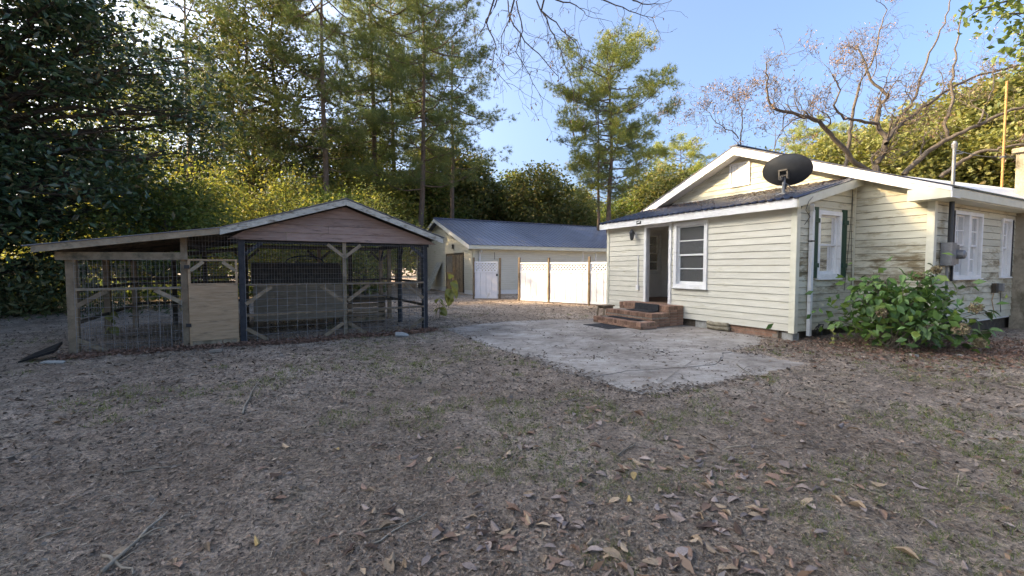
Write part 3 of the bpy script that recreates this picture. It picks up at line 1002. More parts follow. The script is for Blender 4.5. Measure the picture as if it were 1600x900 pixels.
# chimney
ch = MB(); ch.hexa([(6.55, -1.80, -.1), (7.7, -1.80, -.1), (7.7, -1.34, -.1), (6.55, -1.34, -.1), (6.62, -1.80, 4.25), (7.6, -1.80, 4.25), (7.6, -1.30, 4.25), (6.62, -1.30, 4.25)])
ch.box(6.55, 7.66, -1.86, -1.24, 4.252, 4.36)
ch.build('chimney', M['stucco'], house)

# outlets low on the right wall with their cords
ob = MB(); WD.box(ob, 3.05, 3.20, 0.92, 1.14, .026, .10); obo = ob.build('utility_box', M['dark_wood'], house)
o2 = MB(); WD.box(o2, 3.48, 3.60, 0.95, 1.13, .026, .09); o2o = o2.build('utility_box', M['grey_metal'], house)
c_ = MB(); c_.tube([WD.p(3.12, .92, .05), WD.p(3.05, .75, .04), WD.p(3.10, .6, .05), WD.p(3.2, .4, .05)], .008, 5); c_.build('cord', M['rust'], obo)
c_ = MB(); c_.tube([WD.p(3.54, .95, .05), WD.p(3.56, .7, .04), WD.p(3.6, .45, .05)], .007, 5); c_.build('cord', M['black_metal'], o2o)


def hp(x, y, z):
    c, s = cos(HA), sin(HA)
    return (HC.x + c * x - s * y, HC.y + s * x + c * y, z)


# leaf litter on the porch roof
rl = np.random.default_rng(11)
n = 900
xx = np.clip(np.abs(rl.normal(0, .7, n)), 0, 2.2); xx = 2.15 - xx
yy = rl.uniform(0, 5.8, n)
P = np.stack([xx, yy, 2.875 + (xx + .27) * .2633 + .004], 1)
lr = link('roof_litter', leaves('roof_litter', P, rl.normal(size=(n, 3)) * [1, 1, .12], rl.uniform(.04, .1, n), rl.uniform(.02, .05, n), M['lf_dead'], r=rl, nrm=np.tile([0, 0, 1.0], (n, 1)) + rl.normal(0, .3, (n, 3))), house)
lr['kind'] = 'stuff'

# satellite dish
dish = thing('satellite_dish', 'dark grey oval satellite dish standing on the porch roof', 'satellite dish', hp(0.62, 0.65, 3.095), HA)
mb = MB(); mb.box(-.12, .12, -.1, .1, -.01, .02); mb.build('foot_plate', M['grey_metal'], dish)
mb = MB(); mb.tube([(0, 0, 0), (0, 0, .22), (.02, .0, .40)], .032, 10); mb.tube([(.25, .16, .06), (0.01, 0.01, .26)], .012, 6); mb.tube([(.25, -.16, .06), (0.01, -.01, .26)], .012, 6)
mb.build('mast', M['grey_metal'], dish)
mb = MB()
ax = Vector((0.80, .38, .42)).normalized()
sx = Vector((0, 0, 1)).cross(ax).normalized()
sy = ax.cross(sx)
nr_, na_ = 7, 40
ctr = Vector((.06, -.02, .50))
for side in (0, 1):
    b0 = len(mb.v)
    mb.v.append(tuple(ctr + ax * (.012 * side)))
    for i in range(1, nr_ + 1):
        q = i / nr_
        for k in range(na_):
            t = 2 * pi * k / na_
            mb.v.append(tuple(ctr + sx * (.47 * q * cos(t)) + sy * (.345 * q * sin(t)) + ax * (.10 * q * q + .012 * side)))
    for k in range(na_):
        k2 = (k + 1) % na_
        mb.f.append((b0, b0 + 1 + k, b0 + 1 + k2))
        for i in range(nr_ - 1):
            a = b0 + 1 + i * na_
            mb.f.append((a + k, a + na_ + k, a + na_ + k2, a + k2))
mb.build('reflector', M['dark_metal'], dish, True)
mb = MB(); mb.tube([ctr + sx * (.47 * cos(t)) + sy * (.345 * sin(t)) + ax * .106 for t in np.linspace(0, 2 * pi, 41)], .010, 6, False); mb.build('rim', M['dark_metal'], dish)
mb = MB()
mb.tube([(.0, -.11, .40), (0, .11, .40)], .03, 8); mb.beam((0, -.09, .33), (0, -.09, .50), .03, .07); mb.beam((0, .09, .33), (0, .09, .50), .03, .07)
mb.beam((-.03, -.10, .52), (-.03, .10, .52), .05, .03); mb.tube([(-.05, .02, .30), (-.05, .02, .38)], .05, 8)
mb.build('bracket', M['black_metal'], dish)
mb = MB(); mb.tube([(.02, 0, .34), (.40, .19, .18), (.66, .31, .34)], .014, 6); mb.box(.62, .72, .26, .36, .33, .43); mb.build('feed_arm', M['dark_metal'], dish)

# electric meter with its pipe and mast
em = thing('electric_meter', 'grey electric meter box with pipe on the right-hand wall', 'electric meter', hp(2.66, -1.37, 1.54), HA)
mb = MB(); mb.box(-.17, .05, -.17, 0.0, 0, .45); mb.build('meter_box', M['grey_metal'], em)
mb = MB(); mb.box(.055, .30, -.13, 0, .03, .42); mb.build('socket_box', M['grey_metal'], em)
mb = MB(); mb.tube([(.17, -.13, .22), (.17, -.17, .22), (.17, -.25, .22), (.17, -.27, .22)], [.10, .095, .085, .05], 16); mb.build('meter_glass', M['grey_metal'], em)
mb = MB(); mb.tube([(-.02, -.09, .45), (-.02, -.09, 1.265)], .042, 10); mb.build('conduit', M['dark_metal'], em)
mb = MB(); mb.tube([(-.02, -.09, 1.47), (-.02, -.09, 2.32)], .030, 10); mb.tube([(-.02, -.09, 2.30), (-.02, -.09, 2.38), (-.02, -.09, 2.44)], [.04, .052, .022], 10)
mb.tube([(-.02, -.09, 2.2), (.2, -.14, 2.22)], .014, 6); mb.build('mast', M['grey_metal'], em)
mb = MB(); mb.tube([(.0, -.05, 0), (.0, -.06, -.5), (.02, -.05, -1.2)], .022, 8); mb.build('ground_pipe', M['grey_metal'], em)

pole = thing('rusty_pole', 'thin rusty pole rising from the roof beside the chimney', 'pole', hp(7.55, -.84, 3.45), HA)
mb = MB(); mb.tube([(0, 0, -.1), (0, 0, 2.85)], .026, 8); mb.build('pipe', M['rust'], pole)
mb = MB(); mb.box(-.04, .04, -.04, .062, .9, .95); mb.build('clamp', M['dark_metal'], pole)
wire = MB()
p0, p1 = Vector(hp(7.55, -.865, 4.38)), Vector(hp(2.64, -1.46, 3.82))
wire.tube([p0.lerp(p1, t) - Vector((0, 0, .25 * t * (1 - t))) for t in np.linspace(0, 1, 9)] , .008, 5)
wire.tube([p0 + (Vector(hp(12, -1.9, 4.0)) - p0) * t for t in (0, .5, 1)], .008, 5)
tag(wire.build('service_wire', M['black_metal']), 'thin black wire strung from the grey mast to the rusty pole', 'wire')

# porch lantern
ln = thing('wall_lantern', 'black metal wall lantern left of the open door', 'lantern', hp(-.026, 4.50, 2.44), HA)
mb = MB(); mb.box(-.012, 0, -.05, .05, -.09, .09); mb.build('back_plate', M['white'], ln)
mb = MB(); mb.tube([(0, 0, .02), (-.08, 0, .07), (-.14, 0, .09)], .012, 6); mb.build('arm', M['black_metal'], ln)
mb = MB(); mb.tube([(-.14, 0, -.16), (-.14, 0, -.13), (-.14, 0, .05)], [.012, .05, .075], 6); mb.build('glass_body', M['dark_metal'], ln)
mb = MB(); mb.tube([(-.14, 0, .05), (-.14, 0, .07), (-.14, 0, .13), (-.14, 0, .17)], [.09, .085, .035, .008], 6); mb.build('cap', M['black_metal'], ln)

# ---------------------------------------------------------------- brick steps
steps = thing('brick_steps', 'red brown brick steps below the open door', 'steps', HC, HA)
br_cache = {}
def brick(lx, ly, lz, x, y, z, parent):
    key = (round(lx, 3), round(ly, 3), round(lz, 3))
    if key not in br_cache:
        b_ = MB()
        e = .006
        hx, hy, hz = lx / 2, ly / 2, lz / 2
        b_.hexa([(-hx, -hy, -hz), (hx, -hy, -hz), (hx, hy, -hz), (-hx, hy, -hz), (-hx, -hy, hz - e), (hx, -hy, hz - e), (hx, hy, hz - e), (-hx, hy, hz - e)])
        b_.hexa([(-hx, -hy, hz - e), (hx, -hy, hz - e), (hx, hy, hz - e), (-hx, hy, hz - e), (-hx + e, -hy + e, hz), (hx - e, -hy + e, hz), (hx - e, hy - e, hz), (-hx + e, hy - e, hz)])
        br_cache[key] = b_.mesh('brick', M['brick'])
    o = link('brick', br_cache[key], parent)
    o.location = (x + random.uniform(-.003, .003), y + random.uniform(-.002, .002), z + random.uniform(-.002, .002))
    o.rotation_euler = (random.uniform(-.008, .008), random.uniform(-.008, .008), random.uniform(-.01, .01))
    return o


def step(x0, x1, y0, y1, z0, z1, fill_to):
    """front edge x0; a rowlock of headers over a stretcher course, mortar core"""
    st = MB().box(x0 + .016, x1, y0 + .016, y1 - .016, z0, z1 - .012).build('step', M['mortar'], steps)
    hh = 0.095
    n_ = int(round((y1 - y0) / .078)); p_ = (y1 - y0) / n_
    for k in range(n_):                         # rowlock along the nosing
        brick(.20, p_ - .010, hh, x0 + .10, y0 + (k + .5) * p_, z1 - hh / 2, st)
    z = z0 + .038
    while z < z1 - hh - .02:                    # courses on the riser
        m_ = int(round((y1 - y0) / .205)); q_ = (y1 - y0) / m_
        for k in range(m_):
            brick(.05, q_ - .010, .058, x0 + .028, y0 + (k + .5) * q_, z, st)
        z += .068
    # right-hand side faces
    xx0 = x0 + .21
    m_ = max(1, int(round((x1 - xx0) / .10))); q_ = (x1 - xx0) / m_
    for k in range(m_):
        brick(q_ - .010, .20, hh, xx0 + (k + .5) * q_, y0 + .10, z1 - hh / 2, st)
    z = z0 + .038
    while z < z1 - hh - .02:
        m2_ = max(1, int(round((x1 - x0 - .06) / .205))); q2 = (x1 - x0 - .06) / m2_
        for k in range(m2_):
            brick(q2 - .010, .05, .058, x0 + .06 + (k + .5) * q2, y0 + .028, z, st)
        z += .068
    return st


step(-1.62, -1.10, 2.58, 4.38, 0.02, 0.185, None)
step(-1.12, -.52, 2.72, 4.45, 0.02, 0.36, None)
top = step(-.56, -.03, 2.72, 4.55, 0.02, 0.53, None)
yb = 2.93
while yb < 4.5:                                  # paving of the landing
    brick(.30, .085, .06, -.20, yb + .045, .502, top); yb += .097

mat1 = thing('door_mat', 'black rubber mat sagging over the top brick step', 'mat', HC, HA)
mm = MB()
for i in range(14):
    y0, y1 = 3.02 + i * .06, 3.02 + (i + 1) * .06
    mm.hexa([(-.62, y0, .365), (-.585, y0, .365), (-.585, y1, .365), (-.62, y1, .365), (-.60, y0, .55), (-.57, y0, .55), (-.57, y1, .55), (-.60, y1, .55)])
    mm.hexa([(-.93 + .015 * sin(i), y0, .368), (-.585, y0, .366), (-.585, y1, .366), (-.93 + .015 * sin(i + 1), y1, .368), (-.93 + .015 * sin(i), y0, .378), (-.585, y0, .382), (-.585, y1, .382), (-.93 + .015 * sin(i + 1), y1, .378)])
mm.build('rubber_sheet', M['rubber'], mat1)
mat2 = MB(); mat2.prism([(-1.38, 2.95), (-1.16, 2.95), (-1.16, 4.1), (-1.38, 4.1)], .189, .199)
o = mat2.build('stair_tread_mat', M['rubber']); o.location = HC; o.rotation_euler = (0, 0, HA); tag(o, 'narrow black mat lying on the lowest brick step', 'mat')
mat3 = MB(); mat3.prism(rough_edge([(-2.20, 3.05), (-1.66, 3.02), (-1.66, 3.98), (-2.22, 4.02)], .006, .1, pr), .019, .028)
o = mat3.build('ground_mat', M['rubber']); o.location = HC; o.rotation_euler = (0, 0, HA); tag(o, 'flat black mat on the concrete before the brick steps', 'mat')

stool = thing('wooden_stool', 'small weathered wooden stool left of the brick steps', 'stool', hp(-.92, 4.72, 0), HA)
mb = MB()
for k in range(3):
    MB().box(-.20, .20, -.17 + k * .115, -.062 + k * .115, .40, .43).build('seat_board', M['wood'], stool)
for sx_ in (-1, 1):
    for sy_ in (-1, 1):
        m_ = MB(); m_.beam((sx_ * .185, sy_ * .155, 0), (sx_ * .15, sy_ * .12, .398), .045, .045); m_.build('leg', M['wood'], stool)
MB().box(-.17, .17, -.135, -.11, .33, .395).build('apron', M['wood'], stool)
MB().box(-.17, .17, .11, .135, .33, .395).build('apron', M['wood'], stool)
MB().box(-.17, .17, -.012, .012, .12, .15).build('stretcher', M['wood'], stool)

for k, (yy_, zz_, rr_) in enumerate(((1.70, .075, .055), (1.72, .165, .052))):
    lgm = MB()
    ptsl = [(-.02 + .01 * sin(i * 2.1 + k), yy_ - .28 + i * .093, zz_ + .008 * sin(i * 1.3)) for i in range(7)]
    lgm.tube(ptsl, [rr_ * (1 + .12 * sin(i * 2.3 + k)) for i in range(7)], 9)
    o = lgm.build('lichen_log', M['log'], None, True); o.location = HC; o.rotation_euler = (0, 0, HA)
    tag(o, ('lower' if k == 0 else 'upper') + ' of two lichen covered logs stacked against the brick foundation', 'log')

cord = MB(); cord.tube([hp(.62 + .1 * sin(i * .9), -.16 - .05 * cos(i * 1.3), .12 + .22 * abs(sin(i * .55))) for i in range(22)], .009, 5)
tag(cord.build('coiled_hose', M['black_metal']), 'tangled black hose beside the downspout foot', 'hose')

# ---------------------------------------------------------------- animal pen: gabled shed roof with a lean-to
CA = math.atan2(0.5077, 0.8616)
CO = Vector((-5.23, 8.62, 0))
pen = thing('animal_pen', 'open wooden animal pen with faded red gable and wire sides', 'animal pen', CO, CA)


def cp(x, y, z=0.0):
    c, s = cos(CA), sin(CA)
    return (CO.x + c * x - s * y, CO.y + s * x + c * y, z)


def post(x, y, h, m_, w=.11, lean=(0, 0)):
    b_ = MB(); b_.beam((x, y, -.1), (x + lean[0], y + lean[1], h), w, w, (0, 1, 0))
    return b_.build('post', M[m_], pen)


post(-2.47, .06, 1.63, 'wood', .13)
post(-.94, .05, 2.08, 'wood', .10)
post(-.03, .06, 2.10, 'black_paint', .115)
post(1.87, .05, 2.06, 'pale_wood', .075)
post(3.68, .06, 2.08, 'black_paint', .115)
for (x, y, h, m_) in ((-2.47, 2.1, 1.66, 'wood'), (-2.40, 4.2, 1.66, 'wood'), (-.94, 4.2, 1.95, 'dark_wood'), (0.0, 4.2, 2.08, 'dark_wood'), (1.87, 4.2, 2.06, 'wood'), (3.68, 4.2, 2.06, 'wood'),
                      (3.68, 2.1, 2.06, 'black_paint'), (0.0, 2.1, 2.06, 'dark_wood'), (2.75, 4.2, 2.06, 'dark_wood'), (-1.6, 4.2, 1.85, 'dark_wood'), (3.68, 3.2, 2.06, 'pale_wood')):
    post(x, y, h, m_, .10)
# beams and plates
def bm(name, p, q, w, h, m_, parent=None):
    b_ = MB(); b_.beam(p, q, w, h)
    return b_.build(name, M[m_], parent or pen)


bm('beam', (-2.64, -.03, 1.69), (-.88, -.03, 1.71), .04, .135, 'pale_wood')
bm('header', (-.2, .10, 2.03), (3.8, .10, 2.03), .05, .10, 'black_paint')
bm('header', (-2.5, 4.2, 1.72), (0, 4.2, 2.02), .05, .10, 'dark_wood')
bm('header', (0, 4.2, 2.08), (3.8, 4.2, 2.08), .05, .10, 'dark_wood')
for x, z0 in ((-2.47, 1.70), (-.03, 2.08), (3.68, 2.09), (-.94, 1.97)):
    bm('wall_plate', (x, 0.13, z0), (x, 4.3, z0), .06, .09, 'dark_wood')
PKX, PKZ = 1.87, 2.95
LX, LZ = -.36, 2.25
RX2, RZ2 = 4.02, 2.21
EX, EZ = -2.84, 1.865
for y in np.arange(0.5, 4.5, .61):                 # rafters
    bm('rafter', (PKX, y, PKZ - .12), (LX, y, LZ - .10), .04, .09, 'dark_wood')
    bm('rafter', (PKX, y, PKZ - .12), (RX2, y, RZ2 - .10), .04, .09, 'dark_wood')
    bm('rafter', (LX, y, LZ - .12), (EX + .1, y, EZ - .07), .04, .08, 'dark_wood')
# roof sheets
def slab2(name, p, q, y0, y1, th, m_, parent, off=0):
    b_ = MB()
    b_.hexa([(p[0], y0, p[1] + off), (q[0], y0, q[1] + off), (q[0], y1, q[1] + off), (p[0], y1, p[1] + off),
             (p[0], y0, p[1] + off + th), (q[0], y0, q[1] + off + th), (q[0], y1, q[1] + off + th), (p[0], y1, p[1] + off + th)])
    return b_.build(name, M[m_], parent)


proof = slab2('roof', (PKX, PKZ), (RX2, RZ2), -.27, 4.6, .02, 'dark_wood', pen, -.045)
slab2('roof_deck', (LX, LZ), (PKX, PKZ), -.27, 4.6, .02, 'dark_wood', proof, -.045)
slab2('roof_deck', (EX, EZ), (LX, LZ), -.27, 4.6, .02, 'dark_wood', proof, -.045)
for k in range(6):
    y0, y1 = -.31 + k * .83, -.31 + (k + 1) * .83 - .004
    slab2('roofing_sheet', (PKX, PKZ + .012 + k * .001), (RX2 + .03, RZ2 + .002 + k * .001), y0, y1, .014, 'coop_roof', proof, -.02)
    slab2('roofing_sheet', (LX, LZ + .002 + k * .001), (PKX, PKZ + .012 + k * .001), y0, y1, .014, 'coop_roof', proof, -.02)
    slab2('roofing_sheet', (EX - .10, EZ - .012 + k * .001), (LX, LZ + .002 + k * .001), y0, y1, .014, 'coop_roof', proof, -.02)
# fascia and rake boards on the front
def rakeb(p, q, h, m_, y=-.29):
    b_ = MB()
    b_.hexa([(p[0], y, p[1] - h), (q[0], y, q[1] - h), (q[0], y + .035, q[1] - h), (p[0], y + .035, p[1] - h),
             (p[0], y, p[1] - .022), (q[0], y, q[1] - .022), (q[0], y + .035, q[1] - .022), (p[0], y + .035, p[1] - .022)])
    return b_.build('rake_board', M[m_], pen)


rakeb((LX, LZ), (PKX - .002, PKZ), .145, 'chipped')
rakeb((PKX + .002, PKZ), (RX2, RZ2), .145, 'chipped')
rakeb((EX, EZ), (LX - .003, LZ), .13, 'pale_wood')
# red gable boards
def gx(z, left):
    return LX + (z - LZ + .16) * (PKX - LX) / (PKZ - LZ) if left else RX2 - (z - RZ2 + .16) * (RX2 - PKX) / (PKZ - RZ2)


z = 2.045
gp = link('gable', None, pen)
k = 0
while z < 2.80:
    zt = min(z + .165, 2.80)
    a0, a1 = max(gx(z, 1), -.26), min(gx(z, 0), 3.94)
    b0, b1 = max(gx(zt - .004, 1), -.26), min(gx(zt - .004, 0), 3.94)
    if a0 < a1:
        b1 = max(b1, b0 + .01)
        cut = (.75, 1.55, 2.9, 2.2, 1.87)[k % 5]
        parts = [(a0, cut - .002, b0, cut - .002), (cut + .002, a1, cut + .002, b1)] if k < 2 else [(a0, a1, b0, b1)]
        for (q0, q1, t0, t1) in parts:
            pb_ = MB()
            pb_.hexa([(q0, -.050, z), (q1, -.050, z), (q1, -.02, z), (q0, -.02, z), (t0, -.038, zt - .004), (t1, -.038, zt - .004), (t1, -.02, zt - .004), (t0, -.02, zt - .004)])
            pb_.build('gable_board', M['barn_red'], gp)
    z = zt
    k += 1
# diagonal braces
def brace(p, q, m_, w=.07, t=.03):
    b_ = MB(); b_.beam(p, q, t, w)
    return b_.build('brace', M[m_], pen)


for (x, sg, m_) in ((-.03, 1, 'black_paint'), (1.87, -1, 'pale_wood'), (1.87, 1, 'pale_wood'), (3.68, -1, 'black_paint')):
    brace((x, .0, 1.72), (x + sg * .34, .0, 1.99), m_)
for (x, sg) in ((-.03, 1), (1.87, -1), (1.87, 1), (3.68, -1)):
    brace((x + sg * .05, .0, .30), (x + sg * .42, .0, .05), 'wood')
    brace((x + sg * .05, .0, .78), (x + sg * .50, .0, 1.12), 'wood')
brace((-2.42, .0, .85), (-2.02, .0, 1.10), 'wood'); brace((-.98, .0, .85), (-1.38, .0, 1.10), 'pale_wood')
brace((-2.42, .0, .28), (-2.05, .0, .05), 'wood')
for (x, y) in ((0, 4.2), (1.87, 4.2), (3.68, 4.2)):
    for sg in (-1, 1):
        brace((x, y, 1.70), (x + sg * .32, y, 2.0), 'dark_wood')
for y in (2.1, 4.2):
    brace((3.68, y, 1.70), (3.68, y - .32, 2.0), 'black_paint')
# rails
for (p, q, m_) in (((.02, -.02, 1.16), (1.84, -.02, 1.15), 'wood'), ((1.90, -.02, 1.15), (3.63, -.02, 1.15), 'wood'), ((.02, -.02, .56), (1.84, -.02, .57), 'wood'), ((1.90, -.02, .57), (3.63, -.02, .58), 'wood'),
                   ((-2.42, -.02, 1.13), (-.99, -.02, 1.13), 'pale_wood')):
    bm('rail', p, q, .035, .042, m_)
for (p, q) in (((-2.47, .1, 1.1), (-2.45, 4.2, 1.1)), ((-2.47, .1, .55), (-2.45, 4.2, .55)), ((3.70, .1, 1.15), (3.70, 4.2, 1.15)), ((3.70, .1, .6), (3.70, 4.2, .6)), ((-2.4, 4.2, 1.1), (3.68, 4.2, 1.12)), ((-2.4, 4.2, .6), (3.68, 4.2, .6)),
               ((-2.47, 2.1, 1.25), (0, 2.15, 1.28)), ((2.1, 2.1, 1.1), (3.68, 2.1, 1.05)), ((2.1, 2.1, .7), (3.68, 2.1, .62))):
    bm('rail', p, q, .035, .06, 'dark_wood')
# wire panels
def wire_panel(x0, x1, z0, z1, sx_, sz_, r_, y=-.055, axis='x', x=0):
    b_ = MB()
    def P(a, zz):
        return (a, y, zz) if axis == 'x' else (x, a, zz)
    nx, nz = max(1, int(round((x1 - x0) / sx_))), max(1, int(round((z1 - z0) / sz_)))
    wv = lambda t: .006 * sin(t * 5.1)
    for i in range(nx + 1):
        a = x0 + (x1 - x0) * i / nx
        b_.tube([P(a, z0), P(a + wv(a), (z0 + z1) / 2), P(a, z1)], r_, 4, False)
    for k_ in range(nz + 1):
        zz = z0 + (z1 - z0) * k_ / nz
        b_.tube([P(x0, zz), P((x0 + x1) / 2, zz + wv(zz)), P(x1, zz)], r_, 4, False)
    return b_.build('wire_panel', M['wire'], pen)


wire_panel(.02, 3.63, 1.16, 2.0, .05, .10, .0016)
wire_panel(.02, 3.63, .03, 1.16, .185, .15, .0035, -.06)
wire_panel(-2.42, -.99, 1.14, 1.63, .06, .10, .0018)
wire_panel(-2.42, -.99, .03, 1.14, .16, .16, .0035, -.06)
wire_panel(-2.42, -.99, .03, .60, .055, .10, .0016, -.05)
wire_panel(-.9, -.1, 1.70, 2.1, .05, .10, .0016)
wire_panel(-2.4, 3.66, .05, 1.95, .15, .15, .0025, 4.14)
wire_panel(.1, 4.1, .05, 1.95, .15, .15, .0025, axis='y', x=3.74)
wire_panel(.1, 4.1, .05, 1.6, .15, .15, .0025, axis='y', x=-2.53)
wire_panel(.1, 4.1, .05, 1.8, .10, .10, .002, axis='y', x=-.06)
# door of the pen
dr = link('door', None, pen)
def db(name, x0, x1, z0, z1, m_, y0=-.03, y1=.0):
    return MB().box(x0, x1, y0, y1, z0, z1).build(name, M[m_], dr)


db('stile', -.885, -.845, .02, 1.66, 'plywood'); db('stile', -.145, -.105, .02, 1.66, 'plywood')
db('top_rail', -.845, -.145, 1.625, 1.66, 'plywood'); db('bottom_rail', -.845, -.145, .02, .13, 'pale_wood', -.034, -.003)
MB().box(-.875, -.115, -.048, -.031, .13, 1.205).build('plywood_sheet', M['plywood'], dr)
for (x, sg) in ((-.845, 1), (-.145, -1)):
    b_ = MB(); b_.beam((x, -.02, 1.44), (x + sg * .2, -.02, 1.61), .028, .065); b_.build('brace', M['pale_wood'], dr)
for zz in (.40, 1.48):
    MB().box(-.935, -.855, -.062, -.049, zz, zz + .065).build('hinge', M['black_metal'], dr)
wm = MB()
for i in range(15):
    a = -.845 + .05 * i
    wm.tube([(a, -.01, 1.2), (a, -.01, 1.63)], .0015, 4, False)
for i in range(9):
    wm.tube([(-.845, -.01, 1.2 + i * .052), (-.145, -.01, 1.2 + i * .052)], .0015, 4, False)
wm.build('wire_panel', M['wire'], dr)

# hutch of plywood inside the pen
hutch = thing('plywood_hutch', 'grey plywood hutch on legs inside the pen', 'hutch', cp(0.15, 1.3), CA)
MB().box(0, 1.88, 0, .02, .28, 1.12).build('front_panel', M['grey_ply'], hutch)
MB().box(0, .02, .022, 1.0, .28, 1.12).build('side_panel', M['grey_ply'], hutch)
MB().box(1.86, 1.88, .022, 1.0, .28, 1.12).build('side_panel', M['grey_ply'], hutch)
MB().hexa([(-.03, -.05, 1.125), (1.91, -.05, 1.125), (1.91, -.03, 1.125), (-.03, -.03, 1.125), (-.03, .55, 1.62), (1.91, .55, 1.62), (1.91, .58, 1.60), (-.03, .58, 1.60)]).build('lid', M['dark_wood'], hutch)
MB().box(0, 1.88, .98, 1.0, .28, 1.3).build('back_panel', M['grey_ply'], hutch)
MB().box(.02, 1.86, .02, .98, .28, .30).build('bottom', M['grey_ply'], hutch)
for x in (.0, 1.80):
    for y in (.03, .90):
        MB().box(x, x + .07, y, y + .07, -.04, .279).build('leg', M['dark_wood'], hutch)
crate = thing('slatted_crate', 'dark slatted wooden crate in the back of the pen', 'crate', cp(2.35, 2.4), CA)
for k in range(5):
    MB().box(0, 1.0, 0, .02, .02 + k * .13, .13 + k * .13).build('slat', M['wood'], crate)
    MB().box(.98, 1.0, .022, .8, .02 + k * .13, .13 + k * .13).build('slat', M['wood'], crate)
    MB().box(0, .02, .022, .8, .02 + k * .13, .13 + k * .13).build('slat', M['wood'], crate)
for x in (.02, .92):
    MB().box(x, x + .06, .021, .06, .0, .68).build('corner_post', M['dark_wood'], crate)
MB().box(-.02, 1.02, -.02, .82, .675, .69).build('lid', M['wood'], crate)
wbar = thing('wheelbarrow_tub', 'black tub with looped handles resting on the hutch lid', 'tub', cp(1.25, 2.05, 1.30), CA)
MB().hexa([(-.3, -.22, 0), (.3, -.22, 0), (.3, .22, 0), (-.3, .22, 0), (-.42, -.32, .32), (.42, -.32, .32), (.42, .32, .32), (-.42, .32, .32)]).build('tub_body', M['black_metal'], wbar)
b_ = MB(); b_.tube([(.42 * cos(t), -.33, .32 + .16 * sin(t)) for t in np.linspace(0, pi, 9)], .016, 6); b_.build('handle', M['black_metal'], wbar)

# boards and trays left against the corner of the pen
dbx = thing('black_tray_pile', 'black plastic trays leaning on the left corner post of the pen', 'trays', cp(-2.60, -.06), CA)
dbx.scale = (.75, .75, .8)
for k in range(3):
    t_ = MB()
    t_.hexa([(-.62, -.22 + k * .10, .0 + k * .01), (-.05, -.28 + k * .13, .16 + k * .03), (-.02, -.14 + k * .13, .20 + k * .04), (-.55, -.10 + k * .10, .05 + k * .01),
             (-.62, -.23 + k * .10, .03 + k * .01), (-.05, -.30 + k * .13, .21 + k * .035), (-.02, -.15 + k * .13, .25 + k * .045), (-.55, -.11 + k * .10, .08 + k * .01)])
    t_.build('tray', M['black_metal'], dbx)
def flat_scrap(name, label, u, v, sx_, sy_, m_, rz, tilt=.15, th=.02):
    x, y = ground_at(u, v)
    b_ = MB(); b_.prism(rough_edge([(-sx_, -sy_), (sx_, -sy_ * .8), (sx_ * .9, sy_), (-sx_ * .8, sy_ * .9)], .008, .08, pr), 0, th)
    o_ = b_.build(name, M[m_]); o_.location = (x, y, gz(x, y) + .012 + tilt * min(sx_, sy_)); o_.rotation_euler = (tilt, tilt * .5, rz)
    return tag(o_, label, 'scrap')


flat_scrap('pale_scrap', 'pale broken slab beside the black trays', 84, 569, .14, .05, 'block', .3)
flat_scrap('white_scrap', 'white torn piece on the mulch before the pen', 627, 525, .15, .09, 'block', .5, .3, .03)
flat_scrap('brick_scrap', 'dull red brick lying right of the white torn piece', 648, 521, .11, .05, 'brick', .9, .05, .05)
flat_scrap('paver_scrap', 'flat brown paver at the foot of the pen door', 338, 552, .10, .07, 'mortar', .4, .02, .04)
flat_scrap('stone_scrap', 'small tan stone in front of the flowering shrub', 1500, 560, .05, .03, 'block', .4, .1, .03)
flat_scrap('stone_scrap', 'pale grey stone before the leafy shrub near the corner', 1427, 559, .055, .04, 'block', 1.4, .1, .04)

# ---------------------------------------------------------------- garage
GO = Vector((-2.1, 24.05, 0))
garage = thing('garage', 'long cream garage with blue ribbed metal roof', 'garage', GO, HA)
GL, GD, GEZ, GRZ = 14.0, 11.4, 2.70, 4.55
GW = Wall((0, 0, 0), (1, 0, 0), (0, -1, 0))
GE = Wall((0, 0, 0), (0, 1, 0), (-1, 0, 0))
gs = (GRZ - GEZ) / (GD / 2)
j1, j2_ = MB(), MB()
GDOOR = (1.45, 4.25, .05, 2.25)
GSD = (7.35, 8.25, .3, 2.42)
siding(GW, lambda z: .09, lambda z: GL, .25, 2.68, [GSD], None, None, .12, join=j1)
siding(GE, lambda z: .09 if z < GEZ else (z - GEZ) / gs, lambda z: GD - .05 if z < GEZ else GD - (z - GEZ) / gs, .25, GRZ - .1, [GDOOR], None, None, .12, join=j2_)
o = j1.build('side_siding', M['siding'], garage); o['kind'] = 'stuff'
o = j2_.build('gable_siding', M['siding'], garage); o['kind'] = 'stuff'
sheathing(GW, .11, GL, 0, 2.68, [], M['interior'], garage)
sheathing(GE, 0.0, GD, 0, GEZ, [], M['interior'], garage)
MB().hexa([(.0, .2, GEZ), (.1, .2, GEZ), (.1, GD - .2, GEZ), (.0, GD - .2, GEZ), (.0, GD / 2 - .05, GRZ - .12), (.1, GD / 2 - .05, GRZ - .12), (.1, GD / 2 + .05, GRZ - .12), (.0, GD / 2 + .05, GRZ - .12)]).build('gable_wall', M['interior'], garage)
MB().box(-.03, .09, -.03, .09, .1, 2.66).build('corner_post', M['cream_trim'], garage)
MB().box(.02, GL, .02, .2, -.1, .24).build('foundation', M['dark_wood'], garage)
gr_ = MB()
OV = .38
ey, ez = -OV, GEZ - OV * gs + .12
gr_.hexa([(-OV, ey, ez - .05), (GL, ey, ez - .05), (GL, GD / 2, GRZ + .07), (-OV, GD / 2, GRZ + .07), (-OV, ey, ez), (GL, ey, ez), (GL, GD / 2, GRZ + .12), (-OV, GD / 2, GRZ + .12)])
